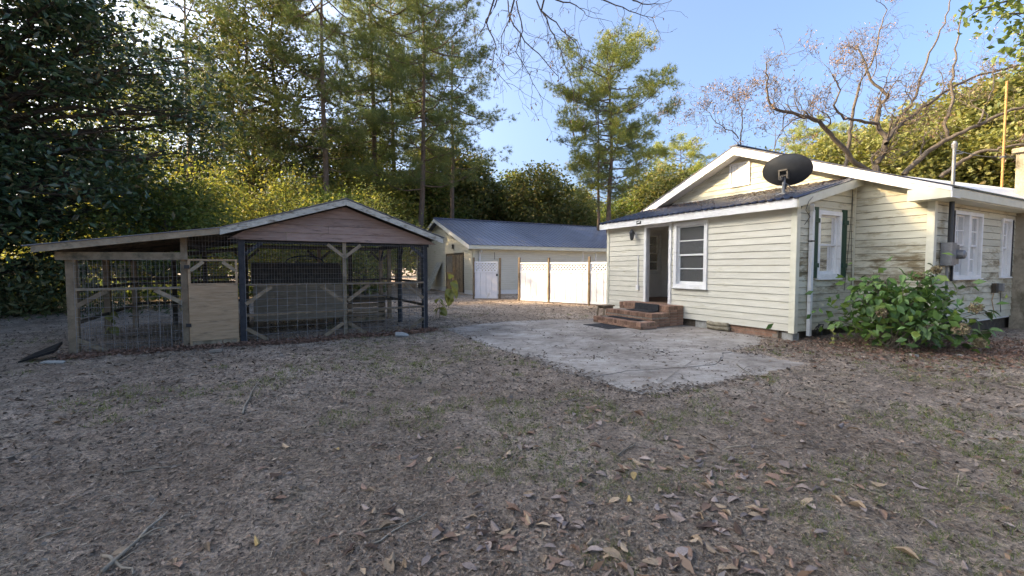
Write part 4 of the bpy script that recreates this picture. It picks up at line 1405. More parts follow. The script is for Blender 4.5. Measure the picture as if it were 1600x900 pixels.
gr_.hexa([(-OV, GD - ey, ez - .05), (GL, GD - ey, ez - .05), (GL, GD / 2, GRZ + .07), (-OV, GD / 2, GRZ + .07), (-OV, GD - ey, ez), (GL, GD - ey, ez), (GL, GD / 2, GRZ + .12), (-OV, GD / 2, GRZ + .12)])
groof = gr_.build('roof', M['garage_roof'], garage)
roof_panels(groof, (-OV - .04, ey - .05, ez + .012), (GL, ey - .05, ez + .012), (-OV - .04, GD / 2, GRZ + .145), (GL, GD / 2, GRZ + .145), 16, 3, M['garage_roof'], rib=.035)
MB().box(-OV - .05, GL, GD / 2 - .15, GD / 2 + .15, GRZ + .14, GRZ + .19).build('ridge_cap', M['garage_roof'], groof)
for sgn in (0, 1):
    ya = ey if sgn == 0 else GD - ey
    b_ = MB(); b_.hexa([(-OV - .03, ya, ez - .22), (-OV, ya, ez - .22), (-OV, GD / 2, GRZ - .10), (-OV - .03, GD / 2, GRZ - .10), (-OV - .03, ya, ez - .005), (-OV, ya, ez - .005), (-OV, GD / 2, GRZ + .115), (-OV - .03, GD / 2, GRZ + .115)])
    b_.build('rake_board', M['white'], garage)
MB().box(-OV, GL, ey - .03, ey - .002, ez - .20, ez - .003).build('fascia', M['cream_trim'], garage)
MB().box(-OV, GL, ey, -.005, ez - .20, ez - .18).build('soffit', M['cream_trim'], garage)
g_ = MB(); g_.beam((.35, -.07, .1), (.35, -.07, 2.3), .09, .08, (0, 1, 0)); g_.beam((.35, -.07, 2.28), (.35, -.33, 2.42), .09, .08); g_.build('downspout', M['white'], garage)
gd = link('double_door', None, garage)
for k in range(2):
    y0 = GDOOR[0] + k * 1.4
    for j in range(6):
        b_ = MB(); GE.box(b_, y0 + .02 + j * .228, y0 + .24 + j * .228, .06, 2.24, .01, .04); b_.build('door_board', M['wood'], gd)
b_ = MB(); GE.box(b_, GDOOR[0] - .1, GDOOR[1] + .1, 2.25, 2.36, .01, .06); GE.box(b_, GDOOR[0] - .1, GDOOR[0], .05, 2.25, .01, .06); GE.box(b_, GDOOR[1], GDOOR[1] + .1, .05, 2.25, .01, .06); b_.build('door_frame', M['dark_wood'], gd)
b_ = MB(); GE.box(b_, 3.2, 4.2, 1.2, 2.2, .042, .06); b_.build('grey_panel', M['grey_metal'], gd)
b_ = MB(); GW.box(b_, GSD[0], GSD[1], GSD[2], GSD[3], -.03, .01); sdo = b_.build('side_door', M['siding'], garage)
b_ = MB(); GW.box(b_, GSD[0] - .09, GSD[0], GSD[2], GSD[3] + .09, .01, .05); GW.box(b_, GSD[1], GSD[1] + .09, GSD[2], GSD[3] + .09, .01, .05); GW.box(b_, GSD[0], GSD[1], GSD[3], GSD[3] + .09, .01, .05); b_.build('door_frame', M['white'], sdo)
b_ = MB(); GE.box(b_, 3.0, 3.12, 2.62, 2.85, .026, .12); GE.box(b_, 2.97, 3.15, 2.85, 2.88, .026, .16); b_.build('wall_lamp', M['dark_metal'], garage)
b_ = MB(); GW.box(b_, 1.25, 1.27, 1.95, 2.35, .026, .04); b_.build('conduit', M['dark_metal'], garage)

lb = thing('leaning_board', 'tall flaking white board leaning on the garage gable end', 'board', (0, 0, 0))
b_ = MB()
gA, gB = Vector((-.4626, .8866, 0)), Vector((.8866, .4626, 0))
q0 = GO + gA * 5.6 - gB * .75
q1 = GO + gA * 6.7 - gB * .75
tl = gB * .68 + Vector((0, 0, 1.85)) - gA * .55
for k in range(3):
    s0, s1 = q0.lerp(q1, k / 3 + .005), q0.lerp(q1, (k + 1) / 3 - .005)
    b_ = MB(); n_ = gB * -.03
    b_.hexa([s0, s1, s1 + n_, s0 + n_, s0 + tl, s1 + tl, s1 + tl + n_, s0 + tl + n_]); b_.build('plank', M['chipped'], lb)

# ---------------------------------------------------------------- vinyl fence and gate
FA, FB = Vector((0.33, 19.75, 0)), Vector((4.35, 16.75, 0))
fd = (FB - FA).normalized()
fang = math.atan2(fd.y, fd.x)
fence = thing('vinyl_fence', 'white vinyl fence with lattice top between wooden posts', 'fence', FA, fang)


def fence_panel(x0, x1, parent, h=1.72, name='panel', thing_level=False):
    pn = parent if thing_level else link(name, None, parent)
    b_ = MB()
    b_.box(x0, x1, -.028, .028, .04, .13); b_.build('bottom_rail', M['vinyl'], pn)
    MB().box(x0, x1, -.034, .034, 1.26, 1.34).build('middle_rail', M['vinyl'], pn)
    MB().box(x0, x1, -.03, .03, h - .07, h).build('top_rail', M['vinyl'], pn)
    MB().box(x0, x0 + .045, -.026, .026, 1.342, h - .072).build('lattice_stile', M['vinyl'], pn)
    MB().box(x1 - .045, x1, -.026, .026, 1.342, h - .072).build('lattice_stile', M['vinyl'], pn)
    n_ = max(2, int(round((x1 - x0) / .27)))
    w_ = (x1 - x0) / n_
    for k in range(n_):
        b_ = MB()
        a, c = x0 + k * w_, x0 + (k + 1) * w_
        b_.hexa([(a + .012, -.017, .132), (c - .012, -.017, .132), (c - .004, .008, .132), (a + .004, .008, .132), (a + .012, -.017, 1.258), (c - .012, -.017, 1.258), (c - .004, .008, 1.258), (a + .004, .008, 1.258)])
        b_.build('board', M['vinyl'], pn)
    MB().box(x0 + .002, x1 - .002, .009, .014, .132, 1.258).build('backing', M['vinyl'], pn)
    l_ = MB()
    z0, z1 = 1.342, h - .072
    hh = z1 - z0
    xs, xe = x0 + .045, x1 - .045
    s_ = .15
    t = xs - hh
    while t < xe:
        for (sg, yo) in ((1, -.006), (-1, .004)):
            if sg == 1:
                ax_, az_, bx_, bz_ = t, z0, t + hh, z1
            else:
                ax_, az_, bx_, bz_ = t, z1, t + hh, z0
            if ax_ < xs:
                az_ += sg * (xs - ax_); ax_ = xs
            if bx_ > xe:
                bz_ -= sg * (bx_ - xe); bx_ = xe
            if bx_ - ax_ > .01:
                l_.beam((ax_, yo, az_), (bx_, yo, bz_), .007, .046)
        t += s_
    lo_ = l_.build('lattice', M['vinyl'], pn)
    return pn


flen = (FB - FA).length
bounds = [0.0, 1.55, 3.45, flen]
for a, c in zip(bounds[:-1], bounds[1:]):
    fence_panel(a + .045, c - .045, fence)
for x in bounds:
    b_ = MB(); b_.beam((x, -.01, -.1), (x + random.uniform(-.02, .02), -.01, 1.93 + random.uniform(-.03, .05)), .075, .09, (0, 1, 0)); b_.build('post', M['wood'], fence)
GT0, GT1 = Vector((-1.82, 21.0, 0)), Vector((-.62, 20.75, 0))
gdv = (GT1 - GT0).normalized()
gate = thing('vinyl_gate', 'white vinyl gate with lattice top by the garage corner', 'gate', GT0, math.atan2(gdv.y, gdv.x))
fence_panel(.05, (GT1 - GT0).length - .05, gate, 1.78, thing_level=True)
b_ = MB(); b_.beam((0, 0, -.1), (0, 0, 1.98), .08, .09, (0, 1, 0)); b_.build('post', M['wood'], gate)
b_ = MB(); b_.beam(((GT1 - GT0).length + .04, 0, -.1), ((GT1 - GT0).length + .06, 0, 1.95), .09, .09, (0, 1, 0)); b_.build('post', M['wood'], gate)
MB().box((GT1 - GT0).length - .12, (GT1 - GT0).length - .04, -.06, -.03, 1.1, 1.2).build('latch', M['black_metal'], gate)

# ---------------------------------------------------------------- trees
def curve_pts(p, q, n, wob, r, sag=0.0):
    p, q = np.array(p, float), np.array(q, float)
    L_ = np.linalg.norm(q - p)
    t = np.linspace(0, 1, n)[:, None]
    w = np.cumsum(r.normal(0, wob * L_ / n, (n, 3)), 0)
    w -= t * w[-1]
    pts = p + (q - p) * t + w * 1.0
    pts[:, 2] += sag * L_ * (4 * t * (1 - t))[:, 0]
    return pts


def make_broadleaf(name, H, R, leaf_n, leaf_l, leaf_w, lmat, bmat, seed, base=0.28, trunks=1, clus=90, csig=0.75, flat=0.6, spread=1.0, trunk_r=None, lean=0.0, top_bias=0.0, hang=0.0):
    """trunk, limbs that reach clumps spread through the crown's volume, leaf blades round every clump"""
    r = np.random.default_rng(seed)
    root = link(name, None)
    tr = trunk_r or H * .017
    mb = MB()
    tops = []
    for k in range(trunks):
        a = r.uniform(0, 2 * pi)
        off = np.array([cos(a), sin(a), 0]) * (0.5 * (trunks > 1))
        tip = np.array([off[0] * 2.2 + lean * H, off[1] * 2.2, H * .86])
        pts = curve_pts(off + [0, 0, -.2], tip, 10, .10, r)
        mb.tube(pts, list(np.linspace(tr * (1 if trunks == 1 else .7), tr * .15, 10)), 8)
        tops.append(pts)
    C_ = []
    z0, z1 = H * base, H
    for i in range(clus):
        while True:
            q = r.uniform(-1, 1, 3)
            d = np.linalg.norm(q)
            if d < 1 and d > .25:
                break
        zz = (z0 + z1) / 2 + q[2] * (z1 - z0) / 2
        prof = 1.0 - .25 * max(0, q[2]) - .15 * max(0, -q[2])
        rad = R * prof * (1 + .25 * sin(3 * math.atan2(q[1], q[0]) + seed))
        C_.append((q[0] * rad + lean * zz, q[1] * rad, zz, .7 + .6 * r.random()))
    C_ = np.array(C_)
    for c in C_:
        pts = tops[r.integers(len(tops))]
        h = np.clip(c[2] - .35 * math.hypot(c[0], c[1]) - r.uniform(0, 1), H * base * .6, H * .84)
        j = int(np.clip(np.searchsorted(pts[:, 2], h), 1, len(pts) - 1))
        s_ = pts[j]
        rr_ = tr * (1 - s_[2] / H) * .45 + .012
        bp = curve_pts(s_, c[:3], 6, .16, r, .05)
        mb.tube(bp, list(np.linspace(rr_, .010, 6)), 5, False)
        for _ in range(2):
            e = c[:3] + r.normal(0, csig * .6, 3)
            mb.tube(curve_pts(bp[3], e, 4, .15, r), [rr_ * .4, rr_ * .3, .008, .005], 4, False)
    mb.build('trunk', M[bmat], root, True)
    idx = r.integers(0, clus, leaf_n)
    P = C_[idx, :3] + np.clip(r.normal(0, 1, (leaf_n, 3)), -1.9, 1.9) * np.array([csig, csig, csig * flat]) * C_[idx, 3:4]
    D = r.normal(size=(leaf_n, 3)) * [1, 1, .6] + [0, 0, -.25 - hang]
    nrm = np.tile([0, 0, 1.0], (leaf_n, 1)) + r.normal(0, .75, (leaf_n, 3))
    me = leaves('crown', P, D, r.uniform(.65, 1.25, leaf_n) * leaf_l, r.uniform(.7, 1.2, leaf_n) * leaf_w, M[lmat], r=r, nrm=nrm)
    link('crown', me, root)
    return root


def make_pine(name, H, crown0, Rmax, tufts_per, seed, nmat, nbr=70, tr=.24, droop=.12, sparse=1.0, shape=1.0):
    """straight trunk, long limbs that dip and lift, needle tufts towards their ends"""
    r = np.random.default_rng(seed)
    root = link(name, None)
    mb = MB()
    tp = curve_pts((0, 0, -.2), (r.normal(0, .25), r.normal(0, .25), H), 14, .035, r)
    mb.tube(tp, list(np.linspace(tr, .03, 14)), 9)
    T, TD = [], []
    for i in range(nbr):
        f = (i + r.random()) / nbr
        z = H * (crown0 + (1 - crown0) * f ** .85)
        s_ = np.array([np.interp(z, tp[:, 2], tp[:, k]) for k in range(3)])
        prof = .70 + .30 * sin(pi * min(1, f * 1.1 + .1)) if f < .6 else 1.0 - ((f - .6) / .4) ** 1.6 * .62
        L_ = Rmax * prof * r.uniform(.5, 1.15) * shape
        a = i * 2.399 + r.normal(0, .35)
        e = s_ + np.array([cos(a) * L_, sin(a) * L_, L_ * (r.normal(.12, .16) - droop + 1.0 * max(0, f - .55))])
        bp = curve_pts(s_, e, 7, .10, r, -.06)
        bp[:, 2] += np.linspace(0, 1, 7) ** 3 * L_ * .12
        br = .018 + .022 * L_ / Rmax * tr / .24
        mb.tube(bp, list(np.linspace(br * 1.6, .010, 7)), 5, False)
        n_tw = max(4, int(L_ * 2.1 * sparse))
        for k in range(n_tw):
            t = 1.0 if k == 0 else r.uniform(.2, 1.0) ** .7
            j = min(5, int(t * 5.999))
            b0 = bp[j] + (bp[j + 1] - bp[j]) * (t * 6 - j)
            dd = (bp[j + 1] - bp[j]) / max(1e-6, np.linalg.norm(bp[j + 1] - bp[j]))
            d2 = unit((dd + r.normal(0, .7, 3) + [0, 0, .3])[None])[0]
            ll = r.uniform(.35, 1.0) * (.6 + .4 * L_ / Rmax)
            e2 = b0 + d2 * ll
            mb.tube([b0, (b0 + e2) / 2 + r.normal(0, .04, 3), e2], [.012, .008, .004], 4, False)
            for q in range(tufts_per):
                o3 = r.normal(0, 1, 3) * [.30, .30, .16]
                T.append(e2 + o3 - d2 * ll * .15); TD.append(d2 + o3 * 1.5 + [0, 0, .35])
    mb.build('trunk', M['bark_pine'], root, True)
    T, TD = np.array(T), unit(np.array(TD))
    nn = 20
    P = np.repeat(T, nn, 0)
    D = np.repeat(TD, nn, 0) * .55 + r.normal(0, .55, (len(P), 3))
    me = blades('crown', P, D, r.uniform(.20, .42, len(P)), r.uniform(.013, .027, len(P)), M[nmat], r=r)
    link('crown', me, root)
    return root


def place(root, x, y, rz=0.0, s=1.0, label=None, cat='tree', group=None, z=0.0, sz=None):
    root.location = (x, y, z)
    root.rotation_euler = (0, 0, rz)
    root.scale = (s, s, sz or s)
    tag(root, label, cat, group)
    return root


def clone(proto, name=None):
    c = copy_tree(proto)
    if name:
        c.name = name
    return c


def ux(u, Y):
    return (u - 800) / FPX * Y


# magnolia at the left edge
mag = make_broadleaf('magnolia_tree', 14.8, 5.7, 56000, .26, .105, 'lf_magnolia', 'bark_dark', 21, base=.05, clus=300, csig=.62, flat=.7, trunk_r=.30)
place(mag, -17.0, 14.4, .4, 1.0, 'dense dark magnolia tree left of the animal pen', 'tree')

bright = make_broadleaf('sweetgum_tree', 15.5, 4.2, 15000, .17, .11, 'lf_bright', 'bark', 31, base=.12, clus=130, csig=.55, flat=.75, hang=.4)
place(bright, ux(165, 37), 37, 0, 1.55, 'tall yellow green tree showing between the magnolia and open sky')
oak = make_broadleaf('oak_tree', 17.5, 4.4, 24000, .20, .12, 'lf_dark', 'bark_dark', 33, base=.22, trunks=3, clus=150, csig=.55, flat=.6, trunk_r=.30)
place(oak, ux(425, 30), 30, .5, 1.2, 'big dark oak with several trunks behind the pen roof')

pine_a = make_pine('pine_tree', 24.0, .30, 4.8, 13, 41, 'needle', nbr=64, tr=.27)
pine_b = make_pine('pine_tree', 21.0, .42, 4.3, 12, 42, 'needle', nbr=44, tr=.25, droop=.2, sparse=.95)
pine_c = make_pine('pine_tree', 19.0, .40, 4.6, 19, 43, 'needle_gold', nbr=56, tr=.27, droop=.06)
PG = 'tall pines behind the pen and garage'
place(pine_a, ux(590, 33), 33, 0, 1.05, 'tallest pine, trunk rising behind the right slope of the pen roof', group=PG)
place(pine_b, ux(706, 37), 37, 2.4, .97, 'slender pine with open drooping limbs left of the bare hanging branches', group=PG)
place(pine_c, ux(951, 33), 33, .8, .91, 'sunlit pine with broad crown left of the house gable', group=PG)
for (proto, u, Y, rz, s, lab) in ((pine_b, 936, 33.6, 4.1, .68, 'thinner pine trunk standing close left of the sunlit broad pine'),
                                  (pine_a, 516, 29, 1.9, .95, 'tall pine just right of the big dark oak'),
                                  (pine_b, 300, 24.5, 3.0, .84, 'pine reaching its limbs left of the big dark oak'),
                                  (pine_a, 658, 32, 4.0, .95, 'tall dense pine just left of the slender open pine'),
                                  (pine_c, 1062, 60, 2.2, .92, 'small far pine beside the left end of the house roof'),
                                  (pine_c, 1262, 62, 3.9, 1.05, 'far pine rising over the woods beyond the satellite dish'),
                                  (pine_a, 622, 41, .9, 1.12, 'far tall pine between the tallest pine and the dense pine'),
                                  (pine_a, 1010, 66, 5.2, .62, 'far pine low between the sunlit pine and the house rake')):
    place(clone(proto), ux(u, Y), Y, rz, s, lab, group=PG)

OG = 'dark oaks behind the pen'
oak['group'] = OG
place(clone(oak), ux(345, 38), 38, 2.1, 1.15, 'dark oak left of the big oak, behind the lean-to and gable joint', group=OG)
mid = make_broadleaf('hardwood_tree', 12.5, 4.6, 21000, .36, .23, 'lf_olive', 'bark', 51, base=.12, clus=105, csig=.85, flat=.65)
mid2 = make_broadleaf('hardwood_tree', 11.5, 4.2, 20000, .34, .22, 'lf_green', 'bark', 52, base=.10, clus=100, csig=.8, flat=.65)
aut = make_broadleaf('autumn_tree', 14.0, 4.8, 24000, .36, .22, 'lf_autumn', 'bark', 53, base=.10, clus=120, csig=.85, flat=.6)
und = make_broadleaf('young_tree', 6.5, 2.7, 9500, .17, .12, 'lf_bright', 'bark', 54, base=.10, clus=70, csig=.50, flat=.7, trunk_r=.08)
und2 = make_broadleaf('young_tree', 6.0, 2.5, 10000, .16, .11, 'lf_green', 'bark', 55, base=.08, clus=66, csig=.48, flat=.7, trunk_r=.08)
used = set()


def put(proto, u, Y, rz, s, lab, group, sz=None):
    o_ = proto if proto.name not in used else clone(proto)
    used.add(proto.name)
    return place(o_, ux(u, Y), Y, rz, s, lab, 'tree', group, sz=sz)


GB = 'hardwood trees behind the garage roof'
put(mid, 745, 46, 0, 1.0, 'olive brown hardwood behind the left end of the garage ridge', GB)
put(mid2, 800, 48, 1, 1.0, 'dark green hardwood above the middle of the garage ridge', GB)
put(mid, 838, 44, 2, .92, 'olive hardwood right of the middle of the garage ridge', GB)
put(aut, 890, 47, 1.3, .72, 'yellow hardwood just left of the two sunlit pine trunks', GB)
put(mid2, 985, 50, 2.3, .92, 'green hardwood just right of the two sunlit pine trunks', GB)
put(aut, 915, 58, 4.0, .8, 'far yellow tree seen between the pines over the garage', GB)
for (pt, u, Y, rz, s, lab) in ((mid, 560, 43, 1.6, 1.15, 'olive hardwood between the pine trunks above the gable peak'),
                              (mid, 690, 44, 4.4, 1.1, 'olive hardwood at the foot of the slender open pine')):
    put(pt, u, Y, rz, s, lab, GB)
GH = 'woodland trees behind the house'
for i, (pt, u, Y, rz, s, lab) in enumerate((
        (mid, 1040, 46, .3, .95, 'olive tree just beyond the left rake of the house roof'),
        (mid2, 1100, 50, 1.1, 1.08, 'green tree directly behind the house ridge peak'),
        (mid, 1165, 47, 2.0, 1.08, 'olive tree behind the gable vent side of the house'),
        (mid2, 1225, 49, 3.3, 1.18, 'green tree above the satellite dish'),
        (aut, 1290, 47, .9, 1.1, 'golden tree right of the satellite dish beyond the roof'),
        (mid, 1345, 52, 4.0, 1.45, 'tall olive tree behind the twisted bare trunk'),
        (aut, 1395, 46, 2.2, 1.2, 'golden tree behind the fork of the bare tree'),
        (mid, 1450, 50, 5.0, 1.6, 'broad olive tree above the eave corner of the house'),
        (aut, 1500, 45, 3.0, 1.36, 'golden tree behind the grey mast pipe'),
        (mid, 1560, 47, 1.7, 1.75, 'tall olive tree next to the thin rusty pole'),
        (aut, 1620, 44, .2, 1.6, 'tallest golden tree at the frame edge beyond the chimney'),
        (mid, 1700, 42, 2.7, 1.5, 'olive tree past the chimney at the frame edge'))):
    put(pt, u, Y, rz, s, lab, GH)
GU = 'young trees behind the pen'
for i, (pt, u, Y, rz, s, lab) in enumerate((
        (und, 215, 19.5, .4, 1.0, 'yellow young tree over the low end of the lean-to roof'),
        (und2, 262, 16.5, 1.4, .85, 'green young tree close behind the lean-to roof'),
        (und, 315, 21, 2.2, 1.0, 'glowing yellow green tree behind the lean-to and gable joint'),
        (und2, 375, 33, 3.1, 1.4, 'green young tree behind the left slope of the gable roof'),
        (und, 470, 22.5, 4.4, .92, 'yellow green young tree behind the left part of the gable peak'),
        (und2, 525, 25, 5.1, 1.0, 'green young tree behind the gable peak'),
        (und, 572, 23, .9, .85, 'yellow green young tree behind the right slope of the gable roof'),
        (und2, 655, 41, 2.9, 1.7, 'green tree between the pen roof and the garage gable'),
        (und, 420, 27, 2.6, 1.25, 'tall yellow young tree between the oak trunks and the gable'),
        (und, 250, 27, 5.6, 1.35, 'tall yellow tree glowing above the lean-to roof'),
        (und, 575, 33, 1.9, 1.5, 'yellow young tree between the tallest pine and the gable slope'),
        (und, 690, 44, 3.4, 1.5, 'yellow tree between the garage gable and the slender pine'),
        (und, 130, 26, 1.1, 1.2, 'yellow green tree deep behind the magnolia skirt'))):
    put(pt, u, Y, rz, s, lab, GU)
# shading trees standing left of the view, as the long shade over the yard implies
GO_ = 'trees standing left of the yard'
for k, (pt, x, y, rz, s, lab) in enumerate((
        (oak, -29, 8, 1.0, .95, 'oak out of view beyond the left fence line, nearest the magnolia'),
        (mid, -24, 1.5, 2.0, 1.3, 'olive hardwood out of view left of the camera'),
        (oak, -34, -2, 2.6, 1.0, 'oak out of view far left of the yard'),
        (mid2, -20, -5, 3.0, 1.1, 'green hardwood out of view left and behind the camera'),
        (mid2, -31, 15.5, .6, 1.15, 'green hardwood out of view behind the magnolia'),
        (oak, -20.5, 8.0, 3.3, 1.08, 'tall oak out of view between the magnolia and the left edge'),
        (mid, -23.5, 10.2, .7, 1.5, 'tall olive hardwood out of view behind the tall left oak'),
        (mid, -25.5, 13, 4.2, 1.25, 'olive hardwood out of view close behind the magnolia'),
        (mid2, -27, 5, 1.2, 1.35, 'green hardwood out of view between the two left oaks'),
        (mid, -38, 7, 5.0, 1.3, 'tall olive hardwood out of view far behind the left oaks'))):
    place(clone(pt), x, y, rz, s, lab, 'tree', GO_)

# distant woods closing the horizon
r = np.random.default_rng(77)
n = 60000
az = r.uniform(-1.75, 1.75, n)
rad = 74 + r.gamma(2, 4, n)
top = 7.5 + 3.5 * vnoise(az * 14 + 50, az * 0 + 3, 9) + 2.5 * vnoise(az * 45 + 90, az * 0 + 5, 10)
top = top + np.clip(az - .45, 0, 1) * 7
zz = top * r.random(n) ** .75
P = np.stack([rad * np.sin(az), rad * np.cos(az), zz], 1)
dw = link('distant_woods', leaves('distant_woods', P, r.normal(size=(n, 3)), r.uniform(.5, 1.1, n), r.uniform(.35, .7, n), M['lf_olive'], r=r))
tag(dw, 'far band of olive woods along the horizon', 'woods', kind='stuff')
# undergrowth along the wood's edge
n = 26000
uu = r.uniform(-250, 610, n)
Yb = 13.5 + (uu + 250) / 950 * 13 + r.gamma(2, 1.4, n)
hx = vnoise(uu / 40 + 60, Yb * .6, 12)
P = np.stack([(uu - 800) / FPX * Yb, Yb, r.random(n) ** 1.3 * (0.35 + 1.25 * hx)], 1)
keep = ~((P[:, 0] + 5.23) * .8616 + (P[:, 1] - 8.62) * .5077 > -3.2) | ((P[:, 0] + 5.23) * -.5077 + (P[:, 1] - 8.62) * .8616 > 5.4)
P = P[keep]
n = len(P)
ug = link('undergrowth', leaves('undergrowth', P, r.normal(size=(n, 3)) + [0, 0, .4], r.uniform(.10, .22, n), r.uniform(.05, .11, n), M['lf_green'], r=r))
tag(ug, 'low green undergrowth along the wood edge behind the pen', 'undergrowth', kind='stuff')


n = 9000
P = np.stack([r.normal(-17.5, 2.6, n), r.normal(14.6, 1.6, n), r.random(n) ** 1.4 * 1.7], 1)
ms = link('shade_undergrowth', leaves('shade_undergrowth', P, r.normal(size=(n, 3)) + [0, 0, .4], r.uniform(.14, .28, n), r.uniform(.05, .10, n), M['lf_dark'], r=r))
tag(ms, 'dark ferny undergrowth beneath the magnolia', 'undergrowth', kind='stuff')

# ---------------------------------------------------------------- bare trees
def twig_growth(mb, r, p, d, L_, rad, depth, curl=.35, leaves_out=None, up=.12, kids=(2, 4), minr=.004):
    n_ = 5
    pts = [np.array(p, float)]
    dd = np.array(d, float)
    for i in range(n_):
        dd = unit((dd + r.normal(0, curl, 3) + [0, 0, up])[None])[0]
        pts.append(pts[-1] + dd * L_ / n_)
    mb.tube(pts, list(np.linspace(rad, max(minr, rad * .45), n_ + 1)), 5 if rad > .03 else 4 if rad > .012 else 3, False)
    if leaves_out is not None and depth <= 1:
        for q in pts[2:]:
            leaves_out.append(q)
    if depth > 0:
        for k in range(r.integers(*kids) + (depth > 2)):
            j = r.integers(2, n_ + 1)
            nd = unit((dd + r.normal(0, .8, 3))[None])[0]
            twig_growth(mb, r, pts[j], nd, L_ * r.uniform(.55, .8), max(minr, rad * .5), depth - 1, curl, leaves_out, up, kids, minr)


def limb_tree(name, limbs, depth_y, r0, seed, twigs, bark, label, leaf_mat=None, leaf_share=.1, tw_len=1.5, tw_depth=3, group=None, minr=.006):
    r = np.random.default_rng(seed)
    base = at(*limbs[0][0][0], limbs[0][1])
    root = thing(name, label, 'tree', (base.x, base.y, 0), 0, group)
    o_ = np.array([base.x, base.y, 0])
    mb, tw, out = MB(), MB(), []
    for (px, Y0, Y1, ra, rb) in [(l[0], l[1], l[2], l[3], l[4]) for l in limbs]:
        k = len(px)
        raw = [np.array(at(u, v, Y0 + (Y1 - Y0) * i / max(1, k - 1))) - o_ for i, (u, v) in enumerate(px)]
        pts = []
        for i in range(k - 1):                      # smooth through the limb's bends
            p0, p1, p2, p3 = raw[max(0, i - 1)], raw[i], raw[i + 1], raw[min(k - 1, i + 2)]
            for t in np.linspace(0, 1, 5)[:-1]:
                pts.append(.5 * (2 * p1 + (p2 - p0) * t + (2 * p0 - 5 * p1 + 4 * p2 - p3) * t * t + (3 * p1 - p0 - 3 * p2 + p3) * t ** 3) + r.normal(0, .03, 3))
        pts.append(raw[-1])
        rr_ = np.linspace(ra * .62, rb * .6, len(pts))
        mb.tube(pts, list(rr_), 8, False)
        for i in range(3, len(pts)):
            if r.random() < twigs:
                d = pts[i] - pts[i - 1]
                twig_growth(tw, r, pts[i], unit((unit(d[None])[0] + r.normal(0, .8, 3) + [0, 0, .35])[None])[0], tw_len * r.uniform(.6, 1.2), max(.012, rr_[i] * .45), tw_depth, .38, out, minr=minr)
        twig_growth(tw, r, pts[-1], pts[-1] - pts[-2], tw_len, rb * .6, tw_depth, .38, out, minr=minr)
    mb.build('trunk', M[bark], root, True)
    tw.build('twigs', M[bark], root)['kind'] = 'stuff'
    if leaf_mat:
        out = np.array(out)
        cen = out[r.random(len(out)) < leaf_share]
        k = 9
        P = np.repeat(cen, k, 0) + r.normal(0, .13, (len(cen) * k, 3))
        me = leaves('crown', P, r.normal(size=P.shape) + [0, 0, -.6], r.uniform(.10, .18, len(P)), r.uniform(.03, .06, len(P)), M[leaf_mat], r=r)
        link('crown', me, root)
    return root


def c5(pts):
    return [(1000 + x / 2.667, y / 2.667) for x, y in pts]


limb_tree('pecan_tree', [
    ([(1372, 300)] + c5([(985, 690), (1012, 640), (1025, 570), (990, 520), (1002, 440), (1030, 400), (965, 330), (935, 250), (900, 190)]), 22, 23.5, .26, .05),
    (c5([(1020, 600), (1060, 545), (1150, 470), (1260, 390), (1380, 325), (1500, 295), (1590, 270)]), 22, 25, .17, .06),
    (c5([(1090, 730), (1200, 632), (1290, 575), (1410, 520), (1520, 470), (1640, 440)]), 21.5, 20, .20, .09),
    (c5([(1290, 575), (1268, 520), (1302, 430), (1300, 340), (1312, 250), (1322, 150), (1345, 40)]), 21, 22, .13, .04),
    (c5([(960, 715), (900, 680), (830, 600), (760, 520), (700, 490), (620, 470), (560, 450), (532, 400), (530, 320), (525, 260)]), 22, 20.5, .20, .04),
    (c5([(990, 520), (920, 505), (850, 490), (812, 440), (832, 380), (800, 310)]), 22, 21, .12, .04),
    (c5([(850, 720), (868, 600), (882, 500), (905, 400), (922, 330), (970, 250), (1000, 130), (1030, 40)]), 26, 27, .17, .04),
    (c5([(1045, 570), (1080, 490), (1140, 420), (1172, 320), (1225, 190), (1280, 70), (1300, -40)]), 23, 24, .13, .04),
    (c5([(1250, 740), (1330, 682), (1410, 635), (1500, 620), (1620, 600)]), 20.5, 19, .15, .08),
    (c5([(1410, 520), (1440, 440), (1475, 350), (1470, 280)]), 20.5, 21, .07, .03),
    (c5([(700, 490), (640, 500), (590, 545), (560, 620)]), 21.5, 21, .06, .025),
], None, .26, 5, .33, 'bark_pecan', 'gnarled bare pecan tree spreading over the house roof', 'lf_dead', .03, 1.45, 3)
limb_tree('bare_sapling', [
    ([(1158, 262)] + c5([(418, 590), (425, 520), (420, 450), (410, 400)]), 24, 24, .07, .03),
    (c5([(415, 580), (380, 545), (330, 520), (290, 470)]), 24, 23.5, .05, .02),
], None, .1, 8, .5, 'bark_pecan', 'small bare tree just left of the house ridge peak', 'lf_dead', .07, 1.5, 3)


def c4(pts):
    return [(700 + x / 2.5, y / 2.5) for x, y in pts]


